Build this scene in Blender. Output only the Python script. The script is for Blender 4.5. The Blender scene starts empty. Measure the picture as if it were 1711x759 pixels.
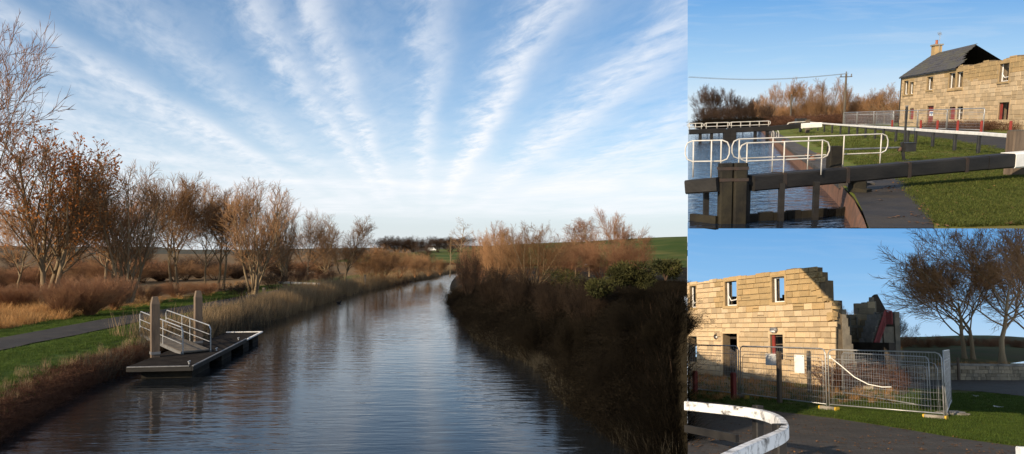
import bpy, math, random
import numpy as np
from mathutils import Vector, Matrix
V = Vector
R = math.radians
sc = bpy.context.scene
COL = sc.collection

# ------------------------------------------------------------------ camera
F, CX, HZ = 1200.0, 855.5, 425.0            # focal length in photo pixels, centre column, horizon row
EYE = V((0, 0, 4.4))
cam_d = bpy.data.cameras.new('camera'); cam = bpy.data.objects.new('camera', cam_d); COL.objects.link(cam)
cam.location = EYE; cam.rotation_euler = (R(90), 0, 0)
cam_d.sensor_fit = 'HORIZONTAL'; cam_d.sensor_width = 36.0; cam_d.lens = 36.0 * F / 1711
cam_d.shift_y = (HZ - 379.5) / 1711
cam_d.clip_start = 0.1; cam_d.clip_end = 6000
sc.camera = cam

# ------------------------------------------------------------------ sky, sun, exposure
SUN_AZ, SUN_EL = R(-46), R(22)              # azimuth counted from straight behind the camera, minus = left
sdir = V((math.sin(SUN_AZ) * math.cos(SUN_EL), -math.cos(SUN_AZ) * math.cos(SUN_EL), math.sin(SUN_EL)))
w = bpy.data.worlds.new('World'); sc.world = w; w.use_nodes = True
nt = w.node_tree; nt.nodes.clear()
class NT:
    def __init__(s, nt): s.nt = nt
    def n(s, typ, **kw):
        nd = s.nt.nodes.new(typ)
        for k, v in kw.items():
            if k.startswith('i_'): nd.inputs[k[2:].replace('_', ' ')].default_value = v
            else: setattr(nd, k, v)
        return nd
    def l(s, a, b): s.nt.links.new(a, b)
    def math(s, op, a, b=None, c=None, clamp=False):
        nd = s.nt.nodes.new('ShaderNodeMath'); nd.operation = op; nd.use_clamp = clamp
        for i, x in enumerate((a, b, c)):
            if x is None: continue
            if isinstance(x, (int, float)): nd.inputs[i].default_value = x
            else: s.l(x, nd.inputs[i])
        return nd.outputs[0]
    def mix(s, fac, a, b, mode='MIX'):
        nd = s.nt.nodes.new('ShaderNodeMix'); nd.data_type = 'RGBA'; nd.blend_type = mode
        for i, x in ((0, fac), (6, a), (7, b)):
            if isinstance(x, (int, float)): nd.inputs[i].default_value = x
            elif isinstance(x, (tuple, list)): nd.inputs[i].default_value = tuple(x)[:3] + (1,)
            else: s.l(x, nd.inputs[i])
        return nd.outputs[2]
    def ramp(s, fac, stops, interp='LINEAR'):
        nd = s.nt.nodes.new('ShaderNodeValToRGB'); cr = nd.color_ramp; cr.interpolation = interp
        while len(cr.elements) < len(stops): cr.elements.new(0.5)
        for e, (p, c) in zip(cr.elements, stops):
            e.position = p
            e.color = (c, c, c, 1) if isinstance(c, (int, float)) else tuple(c)[:3] + (1,)
        if fac is not None: s.l(fac, nd.inputs[0])
        return nd.outputs[0]
    def noise(s, vec, scale, detail=4, rough=0.55, dist=0.0):
        nd = s.n('ShaderNodeTexNoise'); nd.inputs['Scale'].default_value = scale
        nd.inputs['Detail'].default_value = detail; nd.inputs['Roughness'].default_value = rough
        nd.inputs['Distortion'].default_value = dist
        if vec is not None: s.l(vec, nd.inputs['Vector'])
        return nd.outputs['Fac']
    def comb(s, x, y, z):
        nd = s.n('ShaderNodeCombineXYZ')
        for i, q in enumerate((x, y, z)):
            if isinstance(q, (int, float)): nd.inputs[i].default_value = q
            else: s.l(q, nd.inputs[i])
        return nd.outputs[0]
    def mapping(s, vec, scale=(1, 1, 1), rot=(0, 0, 0), loc=(0, 0, 0)):
        nd = s.n('ShaderNodeMapping'); nd.inputs['Scale'].default_value = scale
        nd.inputs['Rotation'].default_value = rot; nd.inputs['Location'].default_value = loc
        s.l(vec, nd.inputs['Vector']); return nd.outputs[0]

N = NT(nt)
sky = N.n('ShaderNodeTexSky', sky_type='NISHITA', sun_disc=False)
sky.sun_elevation = SUN_EL; sky.sun_rotation = math.atan2(sdir.x, sdir.y)
sky.air_density = 1.0; sky.dust_density = 0.6; sky.ozone_density = 2.0
tc = N.n('ShaderNodeTexCoord'); sep = N.n('ShaderNodeSeparateXYZ'); N.l(tc.outputs['Generated'], sep.inputs[0])
X, Y, Z = sep.outputs
zc = N.math('MAXIMUM', Z, 0.012)
# long parallel bands of cirrus on a high flat layer; they run away along the canal and meet at the horizon
u = N.math('DIVIDE', N.math('ADD', X, N.math('MULTIPLY', Y, 0.13)), zc)
v = N.math('DIVIDE', Y, zc)
wv = N.comb(N.math('MULTIPLY', u, 0.9), N.math('MULTIPLY', v, 0.35), 0.0)
warp = N.noise(wv, 1.6, 5, 0.6)
fine = N.noise(N.comb(N.math('MULTIPLY', u, 3.2), N.math('MULTIPLY', v, 1.1), 3.0), 2.2, 8, 0.62, 0.6)
fib = N.noise(N.comb(N.math('ADD', N.math('MULTIPLY', u, 3.0), N.math('MULTIPLY', v, 1.3)), N.math('ADD', N.math('MULTIPLY', v, 0.8), N.math('MULTIPLY', u, -0.9)), 9.0), 2.6, 7, 0.6, 0.3)
fine = N.math('ADD', N.math('MULTIPLY', fine, 0.45), N.math('MULTIPLY', fib, 0.55))
uw = N.math('ADD', u, N.math('MULTIPLY', N.math('SUBTRACT', warp, 0.5), 0.34))
uw = N.math('ADD', uw, N.math('MULTIPLY', N.math('SUBTRACT', fine, 0.5), 0.30))
pos = N.math('ADD', N.math('MULTIPLY', uw, 1 / 6.0), 0.5, clamp=True)
def U(x): return x / 6.0 + 0.5
bands = [(-3, .2), (-2.5, .45), (-2.2, .1), (-1.92, .45), (-1.82, .25), (-1.68, .7), (-1.52, .06), (-1.36, .10), (-1.16, .45), (-.95, .08),
         (-.78, .15), (-.66, .72), (-.56, .10), (-.44, .82), (-.33, .12), (-.2, .25), (-.06, .08), (.03, .42), (.10, .55), (.2, .06), (.38, .12), (.53, .98), (.66, .12),
         (.95, .08), (1.2, .8), (1.42, .10), (1.7, .25), (1.95, .6), (2.2, .3), (2.6, .5), (3, .2)]
band = N.ramp(pos, [(min(1, max(0, U(a))), b) for a, b in bands], 'B_SPLINE')
tex = N.ramp(fine, [(0.34, 0.10), (0.60, 1.0)])
bandf = N.ramp(Z, [(0.05, 0.0), (0.085, .35), (0.15, 1.0)])
band = N.math('MULTIPLY', band, bandf)
m = N.math('MULTIPLY', band, N.math('ADD', N.math('MULTIPLY', tex, 0.9), 0.22))
# the layer thickens into a sheet low down and ends in a ragged edge above the horizon
low = N.ramp(Z, [(0.035, 0.0), (0.058, .72), (0.095, 0.74), (0.14, 0.42), (0.20, 0.14), (0.30, 0.0)])
lowt = N.math('MULTIPLY', low, N.math('ADD', N.math('MULTIPLY', N.noise(N.comb(N.math('MULTIPLY', u, .5), N.math('MULTIPLY', v, 0.3), 1.0), 1.2, 6, 0.6, .5), 1.5), 0.12))
m = N.math('ADD', m, lowt, clamp=True)
ez = N.math('ADD', Z, N.math('MULTIPLY', N.math('SUBTRACT', N.noise(N.comb(N.math('MULTIPLY', X, 7.0), 0.0, N.math('MULTIPLY', Z, 40.0)), 1.0, 4, .6, 1.0), 0.5), 0.035))
edge = N.ramp(ez, [(0.034, 0.0), (0.060, 1.0)])
m = N.math('MULTIPLY', m, edge, clamp=True)
SKYMUL = 1.0
skyc = N.mix(1.0, sky.outputs[0], (0.64, 0.93, 1.11), 'MULTIPLY')
skyc = N.mix(N.ramp(Z, [(0.0, .92), (0.05, .75), (.13, .0)]), skyc, (6.0, 6.25, 6.55))
col = N.mix(m, skyc, (7.3, 7.45, 7.75))
bg = N.n('ShaderNodeBackground'); N.l(col, bg.inputs[0]); bg.inputs[1].default_value = 0.1
wo = N.n('ShaderNodeOutputWorld'); N.l(bg.outputs[0], wo.inputs[0])

sd = bpy.data.lights.new('sun', 'SUN'); sun = bpy.data.objects.new('sun', sd); COL.objects.link(sun)
sd.energy = 5.0; sd.angle = R(0.5); sd.color = (1.0, 0.80, 0.56)
sun.rotation_euler = (-sdir).to_track_quat('-Z', 'Y').to_euler(); sun.location = (0, 0, 60)
sc.view_settings.view_transform = 'Standard'; sc.view_settings.look = 'None'
sc.view_settings.exposure = 0.42; sc.view_settings.gamma = 1.0; sc.view_settings.use_curve_mapping = False
sc.cycles.max_bounces = 6; sc.cycles.transparent_max_bounces = 6; sc.cycles.use_denoising = True

# ------------------------------------------------------------------ places: each has a flat ground of its own
class Place:
    """local frame: z = 0 on this place's ground, the eye stands hc above the local origin"""
    def __init__(s, xc, hrow, hc, tilt=0.0):
        s.hc = hc; s.xc = xc; s.tt = math.tan(tilt)
        h1 = V(((xc - CX) / F, 1, (HZ - hrow) / F))
        h2 = V(((xc + 100 - CX) / F, 1, (HZ - hrow + 100 * math.tan(tilt)) / F))
        fwd = h1.normalized() if xc != CX else V((0, 1, 0))
        up = h2.cross(h1).normalized()
        fwd = (V((0, 1, 0)) - up * up.y).normalized()
        rt = fwd.cross(up)
        s.R = Matrix((rt, fwd, up)).transposed()
        s.Ri = s.R.transposed()
        s.M = Matrix.Translation(EYE) @ s.R.to_4x4() @ Matrix.Translation(V((0, 0, -hc)))
    def er(s, px, row): return row + (px - s.xc) * s.tt      # picture row -> row counted from this place's own level
    def ray(s, px, py): return s.Ri @ V(((px - CX) / F, 1, (HZ - py + (px - s.xc) * s.tt) / F))
    def gp(s, px, py, h=0.0):                  # pixel on a surface h above this ground
        r = s.ray(px, py); t = (h - s.hc) / r.z
        return V((r.x * t, r.y * t, h))
    def at(s, px, py, y):                      # pixel at local depth y
        r = s.ray(px, py); t = y / r.y
        return V((r.x * t, y, s.hc + r.z * t))
    def pix(s, p):
        q = s.R @ (V(p) - V((0, 0, s.hc)))
        return CX + F * q.x / q.y, HZ - F * q.z / q.y
_t = lambda hrow: 0.42 * 580 * (HZ - hrow) / (F * F + 580 * 580)
MAIN = Place(CX, HZ, 4.4)
LOCK = Place(1435, 187, 1.65, _t(187))
RUIN = Place(1435, 575, 2.1, _t(575))

# ------------------------------------------------------------------ mesh helpers
BASE = {}
class MB:
    def __init__(s): s.v = []; s.f = []
    def add(s, vs, fs):
        b = len(s.v); s.v += [tuple(x) for x in vs]; s.f += [tuple(i + b for i in f) for f in fs]
    def box(s, c, size, ax=None):
        c = V(c); ex, ey, ez = ax or (V((1, 0, 0)), V((0, 1, 0)), V((0, 0, 1)))
        a, b, d = ex * size[0] / 2, ey * size[1] / 2, ez * size[2] / 2
        s.add([c - a - b - d, c + a - b - d, c + a + b - d, c - a + b - d, c - a - b + d, c + a - b + d, c + a + b + d, c - a + b + d],
              [(0, 3, 2, 1), (4, 5, 6, 7), (0, 1, 5, 4), (1, 2, 6, 5), (2, 3, 7, 6), (3, 0, 4, 7)])
    def bbox(s, lo, hi): s.box([(a + b) / 2 for a, b in zip(lo, hi)], [b - a for a, b in zip(lo, hi)])
    def bar(s, p0, p1, wd, ht, up=V((0, 0, 1)), ch=0.0):
        p0, p1 = V(p0), V(p1); ey = (p1 - p0); L = ey.length; ey = ey / L
        ex = ey.cross(up).normalized(); ez = ex.cross(ey).normalized()
        if ch <= 0: s.box((p0 + p1) / 2, (wd, L, ht), (ex, ey, ez)); return
        a, b = wd / 2, ht / 2; sec = [(-a + ch, -b), (a - ch, -b), (a, -b + ch), (a, b - ch), (a - ch, b), (-a + ch, b), (-a, b - ch), (-a, -b + ch)]
        s.add([p + ex * x + ez * z for p in (p0, p1) for x, z in sec],
              [(i, (i + 1) % 8, 8 + (i + 1) % 8, 8 + i) for i in range(8)] + [tuple(range(7, -1, -1)), tuple(range(8, 16))])
    def tube(s, pts, r, n=6, cap=True, closed=False):
        pts = [V(p) for p in pts]; k = len(pts)
        rs = r if isinstance(r, (list, tuple)) else [r] * k
        b = len(s.v); prev = None
        for i, p in enumerate(pts):
            if closed: d = pts[(i + 1) % k] - pts[i - 1]
            else: d = pts[min(i + 1, k - 1)] - pts[max(i - 1, 0)]
            d.normalize()
            if prev is None:
                a = V((0, 0, 1)) if abs(d.z) < 0.9 else V((1, 0, 0))
            else: a = prev
            e1 = (a - d * a.dot(d)).normalized(); e2 = d.cross(e1); prev = e1
            for j in range(n):
                t = 2 * math.pi * j / n
                s.v.append(tuple(p + e1 * (rs[i] * math.cos(t)) + e2 * (rs[i] * math.sin(t))))
        for i in range(k if closed else k - 1):
            i2 = (i + 1) % k
            for j in range(n):
                j2 = (j + 1) % n
                s.f.append((b + i * n + j, b + i * n + j2, b + i2 * n + j2, b + i2 * n + j))
        if cap and not closed:
            s.f.append(tuple(b + j for j in range(n - 1, -1, -1))); s.f.append(tuple(b + (k - 1) * n + j for j in range(n)))
    def prism(s, poly, dvec):                  # planar outline pushed along dvec
        n = len(poly); poly = [V(p) for p in poly]; dvec = V(dvec)
        s.add(poly + [p + dvec for p in poly], [tuple(range(n - 1, -1, -1)), tuple(range(n, 2 * n))] +
              [(i, (i + 1) % n, n + (i + 1) % n, n + i) for i in range(n)])
    def sheet(s, rows):                        # grid of points
        k = len(rows[0]); b = len(s.v)
        for r_ in rows: s.v += [tuple(p) for p in r_]
        for i in range(len(rows) - 1):
            for j in range(k - 1):
                s.f.append((b + i * k + j, b + i * k + j + 1, b + (i + 1) * k + j + 1, b + (i + 1) * k + j))
    def lathe(s, c, prof, n=12):
        c = V(c); b = len(s.v)
        for r_, z in prof:
            for j in range(n):
                t = 2 * math.pi * j / n; s.v.append((c.x + r_ * math.cos(t), c.y + r_ * math.sin(t), c.z + z))
        for i in range(len(prof) - 1):
            for j in range(n):
                j2 = (j + 1) % n; s.f.append((b + i * n + j, b + i * n + j2, b + (i + 1) * n + j2, b + (i + 1) * n + j))
        s.f.append(tuple(b + j for j in range(n - 1, -1, -1))); s.f.append(tuple(b + (len(prof) - 1) * n + j for j in range(n)))
    def mesh(s, name, m, smooth=False, off=None):
        me = bpy.data.meshes.new(name)
        vs = s.v if off is None else [(a - off[0], b - off[1], c - off[2]) for a, b, c in s.v]
        me.from_pydata(vs, [], s.f); me.update()
        if m is not None: me.materials.append(m)
        if smooth: me.polygons.foreach_set('use_smooth', [True] * len(me.polygons))
        return me
    def part(s, name, m, parent, smooth=False, label=None):
        o = bpy.data.objects.new(name, s.mesh(name, m, smooth, BASE[parent])); COL.objects.link(o); o.parent = parent
        BASE[o] = BASE[parent]
        if label: o['label'] = label
        return o
    def top(s, name, m, place, label=None, cat=None, group=None, kind=None, smooth=False, base=None):
        if base is None:
            a = np.array(s.v); lo, hi = a.min(0), a.max(0); base = V(((lo[0] + hi[0]) / 2, (lo[1] + hi[1]) / 2, lo[2]))
        o = bpy.data.objects.new(name, s.mesh(name, m, smooth, base)); COL.objects.link(o)
        o.matrix_world = place.M @ Matrix.Translation(base); BASE[o] = V(base)
        tag(o, label, cat, group, kind); return o
ORD = ['first', 'second', 'third', 'fourth', 'fifth', 'sixth', 'seventh', 'eighth', 'ninth', 'tenth', 'eleventh', 'twelfth', 'thirteenth', 'fourteenth', 'fifteenth', 'sixteenth', 'seventeenth', 'eighteenth', 'nineteenth', 'twentieth', 'twenty-first', 'twenty-second', 'twenty-third', 'twenty-fourth', 'twenty-fifth']
def tag(o, label=None, cat=None, group=None, kind=None):
    for k, x in (('label', label), ('category', cat), ('group', group), ('kind', kind)):
        if x: o[k] = x
    return o
def thing(name, label, cat, place, base, group=None):
    o = bpy.data.objects.new(name, None); COL.objects.link(o); o.empty_display_size = 0.2
    o.matrix_world = place.M @ Matrix.Translation(V(base)); BASE[o] = V(base)
    return tag(o, label, cat, group)
def structure(mb, name, m, place, smooth=False): return mb.top(name, m, place, kind='structure', smooth=smooth, base=V((0, 0, 0)))
def link(o, parent=None):
    COL.objects.link(o); o.parent = parent; return o
def clone(root, Mx, label, group=None, cat=None):
    r_ = root.copy(); link(r_); r_.matrix_world = Mx
    tag(r_, label, cat, group)
    for ch in root.children:
        c = link(ch.copy(), r_)
        for g in ch.children: link(g.copy(), c)
    return r_

# ------------------------------------------------------------------ materials
MATS = {}
def mat(name, c1, c2=None, scale=3.0, rough=0.8, bump=0.0, bscale=None, rnd=0.0, metal=0.0, spec=0.3, stretch=(1, 1, 1), c3=None, s3=0.6, hue=None, coat=0.0, lo=.35, hi=.65):
    m_ = bpy.data.materials.new(name); m_.use_nodes = True; n = NT(m_.node_tree); ns = m_.node_tree.nodes
    b = ns['Principled BSDF']; b.inputs['Roughness'].default_value = rough; b.inputs['Metallic'].default_value = metal
    b.inputs['Specular IOR Level'].default_value = spec
    if coat: b.inputs['Coat Weight'].default_value = coat
    tcn = n.n('ShaderNodeTexCoord'); vec = n.mapping(tcn.outputs['Object'], scale=stretch)
    if rnd or hue is not None:
        oi = n.n('ShaderNodeObjectInfo')
        add = n.n('ShaderNodeVectorMath', operation='ADD'); n.l(vec, add.inputs[0]); n.l(n.comb(n.math('MULTIPLY', oi.outputs['Random'], 37.0), 0.0, 0.0), add.inputs[1]); vec = add.outputs[0]
    c = c1
    if c2 is not None:
        c = n.mix(n.ramp(n.noise(vec, scale, 6, 0.6), [(lo, 0), (hi, 1)]), c1, c2)
    if c3 is not None:
        c = n.mix(n.ramp(n.noise(vec, s3, 5, 0.65), [(0.48, 0), (0.66, 1)]), c, c3)
    if hue is not None:                        # per-object pick between the given colours
        c = n.mix(n.math('MULTIPLY', n.ramp(oi.outputs['Random'], hue, 'CONSTANT'), 1.0) if False else 0.62, c, n.ramp(oi.outputs['Random'], hue))
    if rnd:
        k = n.math('ADD', n.math('MULTIPLY', oi.outputs['Random'], 2 * rnd), 1 - rnd)
        c = n.mix(1.0, c, n.comb(k, k, k), 'MULTIPLY')
    if isinstance(c, tuple): b.inputs['Base Color'].default_value = c[:3] + (1,)
    else: n.l(c, b.inputs['Base Color'])
    if bump:
        bp = n.n('ShaderNodeBump'); bp.inputs['Strength'].default_value = bump; bp.inputs['Distance'].default_value = 0.02
        n.l(n.noise(vec, bscale or scale * 4, 6, 0.65), bp.inputs['Height']); n.l(bp.outputs[0], b.inputs['Normal'])
    MATS[name] = m_
    return m_

M_bark = mat('bark', (.14, .105, .065), (.28, .21, .13), 6, .9, .6, 20, rnd=.25, stretch=(1, 1, .3), spec=.1)
M_twig = mat('twig', (.19, .105, .052), (.35, .20, .10), 2.0, .9, 0, rnd=.3, spec=.1)
M_twigd = mat('twig_dark', (.045, .030, .022), (.085, .055, .038), 2.0, .9, 0, rnd=.3, spec=.08)
M_twigr = mat('twig_reddish', (.18, .085, .05), (.29, .16, .085), 2.0, .9, 0, rnd=.25, spec=.1)
M_leafo = mat('leaf_orange', (.42, .14, .035), (.50, .22, .06), 1.5, .75, rnd=.1, spec=.2)
M_gorse = mat('gorse_leaf', (.016, .020, .006), (.075, .07, .018), 1.2, .8, rnd=.2, spec=.2)
M_bram = mat('bramble', (.006, .005, .004), (.015, .012, .008), .9, .95, rnd=.35, spec=.03)  # near black: the right bank's shade is put into this colour
M_dead = mat('dead_bracken', (.09, .042, .026), (.19, .10, .062), 1.2, .9, rnd=.35, spec=.1)
M_reed = mat('reed', (.26, .18, .10), (.44, .31, .17), 1.0, .85, rnd=.3, spec=.15)
M_reedd = mat('reed_grey', (.075, .066, .048), (.14, .12, .085), 1.0, .85, rnd=.3, spec=.1)
M_straw = mat('straw', (.38, .21, .085), (.55, .32, .13), 1.0, .85, rnd=.3, spec=.15)
M_blade = mat('grass_blade', (.055, .105, .016), (.12, .16, .03), .7, .7, rnd=.35, spec=.25)
M_bladeb = mat('grass_blade_mossy', (.06, .10, .016), (.15, .145, .038), .9, .75, rnd=.35, spec=.2)
M_white = mat('white_paint', (.60, .59, .56), (.47, .45, .41), 5, .5, .15, 30, c3=(.42, .38, .32), s3=2.2)
M_whitew = mat('white_paint_worn', (.80, .79, .77), (.70, .69, .66), 3, .5, .2, 25, lo=.4, hi=.6)
M_galv = mat('galvanised_steel', (.48, .49, .50), (.34, .35, .36), 6, .42, 0, metal=.55, spec=.5)
M_galvd = mat('dull_steel', (.24, .24, .245), (.15, .15, .15), 6, .5, 0, metal=.3, spec=.4)
M_tar = mat('tarred_timber', (.007, .0065, .0065), (.020, .018, .016), 3, .65, .4, 18, stretch=(.25, 1, 1), spec=.35)
M_tarm = mat('tarred_timber_mossy', (.009, .008, .007), (.027, .023, .014), 2.2, .8, .5, 14, spec=.25)
M_wood = mat('weathered_wood', (.085, .062, .046), (.19, .14, .10), 4, .85, .6, 18, stretch=(1, 1, .15), c3=(.11, .09, .07), s3=1.6)
M_woodd = mat('grey_dark_wood', (.07, .06, .05), (.15, .125, .095), 4, .85, .5, 18, stretch=(1, 1, .15))
M_red = mat('red_paint', (.30, .045, .032), (.20, .035, .03), 3, .6, .2, 20, rnd=.15)
M_redrail = mat('red_oxide_paint', (.27, .045, .045), (.20, .05, .05), 4, .65, .2, 20)
M_conc = mat('concrete', (.30, .28, .245), (.20, .185, .16), 3, .9, .4, 25, c3=(.13, .12, .10), s3=.9)
M_concd = mat('sooty_concrete', (.15, .135, .11), (.27, .235, .18), 2, .92, .5, 15)
M_deck = mat('pontoon_deck', (.016, .014, .013), (.032, .028, .025), 2, 1.0, .4, 30, spec=.02)
M_asph = mat('asphalt', (.022, .021, .022), (.038, .036, .035), 2.0, .92, .35, 60, c3=(.05, .045, .038), s3=.35, spec=.25)
M_black = mat('black_metal', (.014, .014, .015), (.03, .03, .03), 5, .5, .15, 30, spec=.4)
M_slate = mat('slate', (.040, .040, .046), (.085, .080, .080), 5, .7, .5, 8, stretch=(1, .6, 1), c3=(.09, .085, .05), s3=.8)
M_mortar = mat('mortar', (.19, .145, .09), (.12, .09, .06), 4, .95, .5, 20)
STONEC = [(0, (.45, .35, .225)), (.2, (.52, .415, .275)), (.42, (.39, .295, .18)), (.6, (.55, .45, .31)), (.78, (.46, .345, .215)), (.9, (.53, .40, .25)), (1, (.36, .28, .185))]
M_stone = mat('sandstone', (.53, .39, .235), (.41, .30, .175), 3.5, .92, .55, 14, rnd=.2, hue=STONEC, c3=(.33, .24, .145), s3=.75, spec=.15)
M_stones = mat('sandstone_mossy', (.40, .285, .145), (.29, .21, .105), 2.5, .92, .55, 14, rnd=.16, hue=[(0, (.40, .285, .15)), (.4, (.47, .335, .17)), (.7, (.32, .23, .12)), (1, (.43, .29, .145))], c3=(.19, .15, .085), s3=.9, spec=.15)
M_stoneg = mat('rubble_stone', (.28, .23, .16), (.17, .15, .115), 3, .92, .5, 14, rnd=.25, hue=[(0, (.32, .25, .16)), (.35, (.22, .19, .14)), (.7, (.40, .32, .21)), (1, (.20, .17, .13))])
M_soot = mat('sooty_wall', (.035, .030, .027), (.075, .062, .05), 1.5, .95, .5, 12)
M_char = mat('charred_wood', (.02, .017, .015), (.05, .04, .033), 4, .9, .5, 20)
M_brickp = None
M_sign = mat('white_board', (.80, .80, .79), (.74, .74, .74), 1, .5)
M_plastic = mat('white_plastic', (.78, .78, .76), (.66, .65, .62), 3, .45)
M_yellow = mat('yellow_paint', (.62, .40, .03), (.50, .33, .04), 5, .6)
M_dirt = mat('bare_soil', (.055, .042, .03), (.11, .085, .055), 1.2, .95, .6, 10, c3=(.07, .085, .03), s3=.5)
M_rust = mat('brown_brick_coping', (.19, .095, .06), (.12, .07, .05), 3, .9, .4, 15)
M_coping = mat('wet_stone_coping', (.045, .041, .038), (.085, .078, .07), 2, .8, .3, 12, spec=.25)
M_terra = mat('terracotta', (.36, .12, .06), (.28, .10, .06), 4, .8)

def thin_leaf(m_, k=.45):                      # blades let part of the light through
    n = NT(m_.node_tree); b = m_.node_tree.nodes['Principled BSDF']; out = m_.node_tree.nodes['Material Output']
    tr = n.n('ShaderNodeBsdfTranslucent'); mx = n.n('ShaderNodeMixShader'); mx.inputs[0].default_value = k
    src = b.inputs['Base Color']
    if src.is_linked: n.l(src.links[0].from_socket, tr.inputs[0])
    else: tr.inputs[0].default_value = src.default_value
    n.l(b.outputs[0], mx.inputs[1]); n.l(tr.outputs[0], mx.inputs[2]); n.l(mx.outputs[0], out.inputs[0])
for m_ in (M_reed, M_reedd, M_straw, M_blade, M_bladeb, M_leafo, M_dead): thin_leaf(m_)

# ------------------------------------------------------------------ plants
def grow_tree(seed, levels, stems=1, spread0=0.0, nch=(9, 7, 6, 5), ang=(.9, .75, .7, .7), ratio=(.62, .6, .55, .5), t0=(.3, .25, .2, .15),
              wob=(.10, .16, .2, .25, .3), trop=(.03, .05, .04, .03, .02), r0=.022, ns=(7, 5, 4, 3, 2), rmin=.0010, lmin=0.0, tl=.9):
    rg = random.Random(seed); out = []
    def rv(k): return V((rg.gauss(0, k), rg.gauss(0, k), rg.gauss(0, k)))
    def go(p, d, L, r, lv):
        n = ns[min(lv, len(ns) - 1)]; pts = [p]; rad = [r]; ds = [d]
        wb = wob[min(lv, len(wob) - 1)]; tr = trop[min(lv, len(trop) - 1)]
        for i in range(n):
            d = (d + rv(wb) + V((0, 0, tr))).normalized(); p = p + d * (L / n); pts.append(p); ds.append(d)
            rad.append(max(rmin, r * (1 - (i + 1) / n * .7)))
        out.append((pts, rad, lv))
        if lv >= levels: return
        k = nch[min(lv, len(nch) - 1)]; a0 = rg.uniform(0, 6.28); tt = t0[min(lv, len(t0) - 1)]
        for j in range(k):
            t = min(.999, tt + (1 - tt) * (j + rg.uniform(.1, 1.0)) / k); q = t * n; i = int(q); fr = q - i
            bp = pts[i].lerp(pts[i + 1], fr); bd = ds[i + 1]; br = rad[i] + (rad[i + 1] - rad[i]) * fr
            az = a0 + j * 2.4 + rg.uniform(-.4, .4)
            a = V((0, 0, 1)) if abs(bd.z) < .95 else V((1, 0, 0))
            e1 = bd.cross(a).normalized(); e2 = bd.cross(e1)
            an = ang[min(lv, len(ang) - 1)] * rg.uniform(.65, 1.25) * (1.15 - .45 * t)
            cd = (bd * math.cos(an) + (e1 * math.cos(az) + e2 * math.sin(az)) * math.sin(an)).normalized()
            cl = L * ratio[min(lv, len(ratio) - 1)] * rg.uniform(.7, 1.2) * (1.25 - .65 * t)
            if cl < lmin: continue
            go(bp, cd, cl, max(rmin, br * rg.uniform(.5, .72)), lv + 1)
    for i in range(stems):
        az = i * 2.4 + rg.uniform(-.3, .3); sp = spread0 * rg.uniform(.5, 1.2)
        d = V((math.cos(az) * math.sin(sp), math.sin(az) * math.sin(sp), math.cos(sp)))
        go(V((math.cos(az), math.sin(az), 0)) * (.012 * (stems > 1) * rg.uniform(.5, 2)), d, tl * rg.uniform(.9, 1.1), r0 * rg.uniform(.75, 1.0), 0)
    return out
def tree_mesh(out, split, sides=(7, 5, 3, 3, 3, 3)):
    """thick limbs and fine twigs as two meshes, scaled to height 1 and width 1"""
    allp = np.array([tuple(p) for b in out for p in b[0]]); hz = np.percentile(allp[:, 2], 99.7)
    rad = np.percentile(np.hypot(allp[:, 0], allp[:, 1]), 97)
    parts = []
    for which in (0, 1):
        vs = []; fs = []
        for pts, rr, lv in out:
            if (lv > split) != bool(which): continue
            n = sides[min(lv, 5)]; d = (pts[-1] - pts[0]).normalized()
            a = V((0, 0, 1)) if abs(d.z) < .9 else V((1, 0, 0)); e1 = d.cross(a).normalized(); e2 = d.cross(e1)
            b = len(vs); k = len(pts); tip = lv >= 2
            for i, p in enumerate(pts):
                if tip and i == k - 1: vs.append((p.x, p.y, p.z)); continue
                r_ = rr[i] * (1.6 if (lv == 0 and i == 0) else 1)
                for j in range(n):
                    t = 6.28318 * j / n; c, s_ = math.cos(t) * r_, math.sin(t) * r_
                    vs.append((p.x + e1.x * c + e2.x * s_, p.y + e1.y * c + e2.y * s_, p.z + e1.z * c + e2.z * s_))
            for i in range(k - 1):
                if tip and i == k - 2:
                    for j in range(n): fs.append((b + i * n + j, b + i * n + (j + 1) % n, b + (k - 1) * n))
                else:
                    for j in range(n):
                        j2 = (j + 1) % n; fs.append((b + i * n + j, b + i * n + j2, b + (i + 1) * n + j2, b + (i + 1) * n + j))
        parts.append((vs, fs))
    res = []
    for vs, fs in parts:
        a = np.array(vs); a[:, 0] /= 2 * rad; a[:, 1] /= 2 * rad; a[:, 2] = a[:, 2] / hz
        me = bpy.data.meshes.new('limbs'); me.from_pydata(a.tolist(), [], fs); me.update()
        me.polygons.foreach_set('use_smooth', [True] * len(me.polygons)); res.append(me)
    tips = [(b[0][-1].x / (2 * rad), b[0][-1].y / (2 * rad), b[0][-1].z / hz) for b in out if b[2] >= 2]
    return res, tips
KIND = {}
def kind(name, split, **kw):
    out = grow_tree(**kw); KIND[name] = tree_mesh(out, split)
kind('oak', 1, seed=3, levels=4, tl=.52, nch=(11, 13, 9, 4), ang=(.95, .75, .65, .55), ratio=(1.25, .46, .52, .7), t0=(.42, .22, .15, .15), wob=(.10, .13, .15, .14, .12), trop=(.02, .09, .06, .05, .04), r0=.0165, ns=(6, 7, 4, 3, 2))
kind('oak2', 1, seed=11, levels=4, tl=.50, stems=2, spread0=.20, nch=(9, 12, 8, 4), ang=(.85, .75, .65, .55), ratio=(1.15, .46, .54, .75), t0=(.40, .22, .15, .15), wob=(.11, .14, .16, .14, .12), trop=(.02, .09, .06, .05, .04), r0=.0145, ns=(6, 7, 4, 3, 2))
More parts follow.
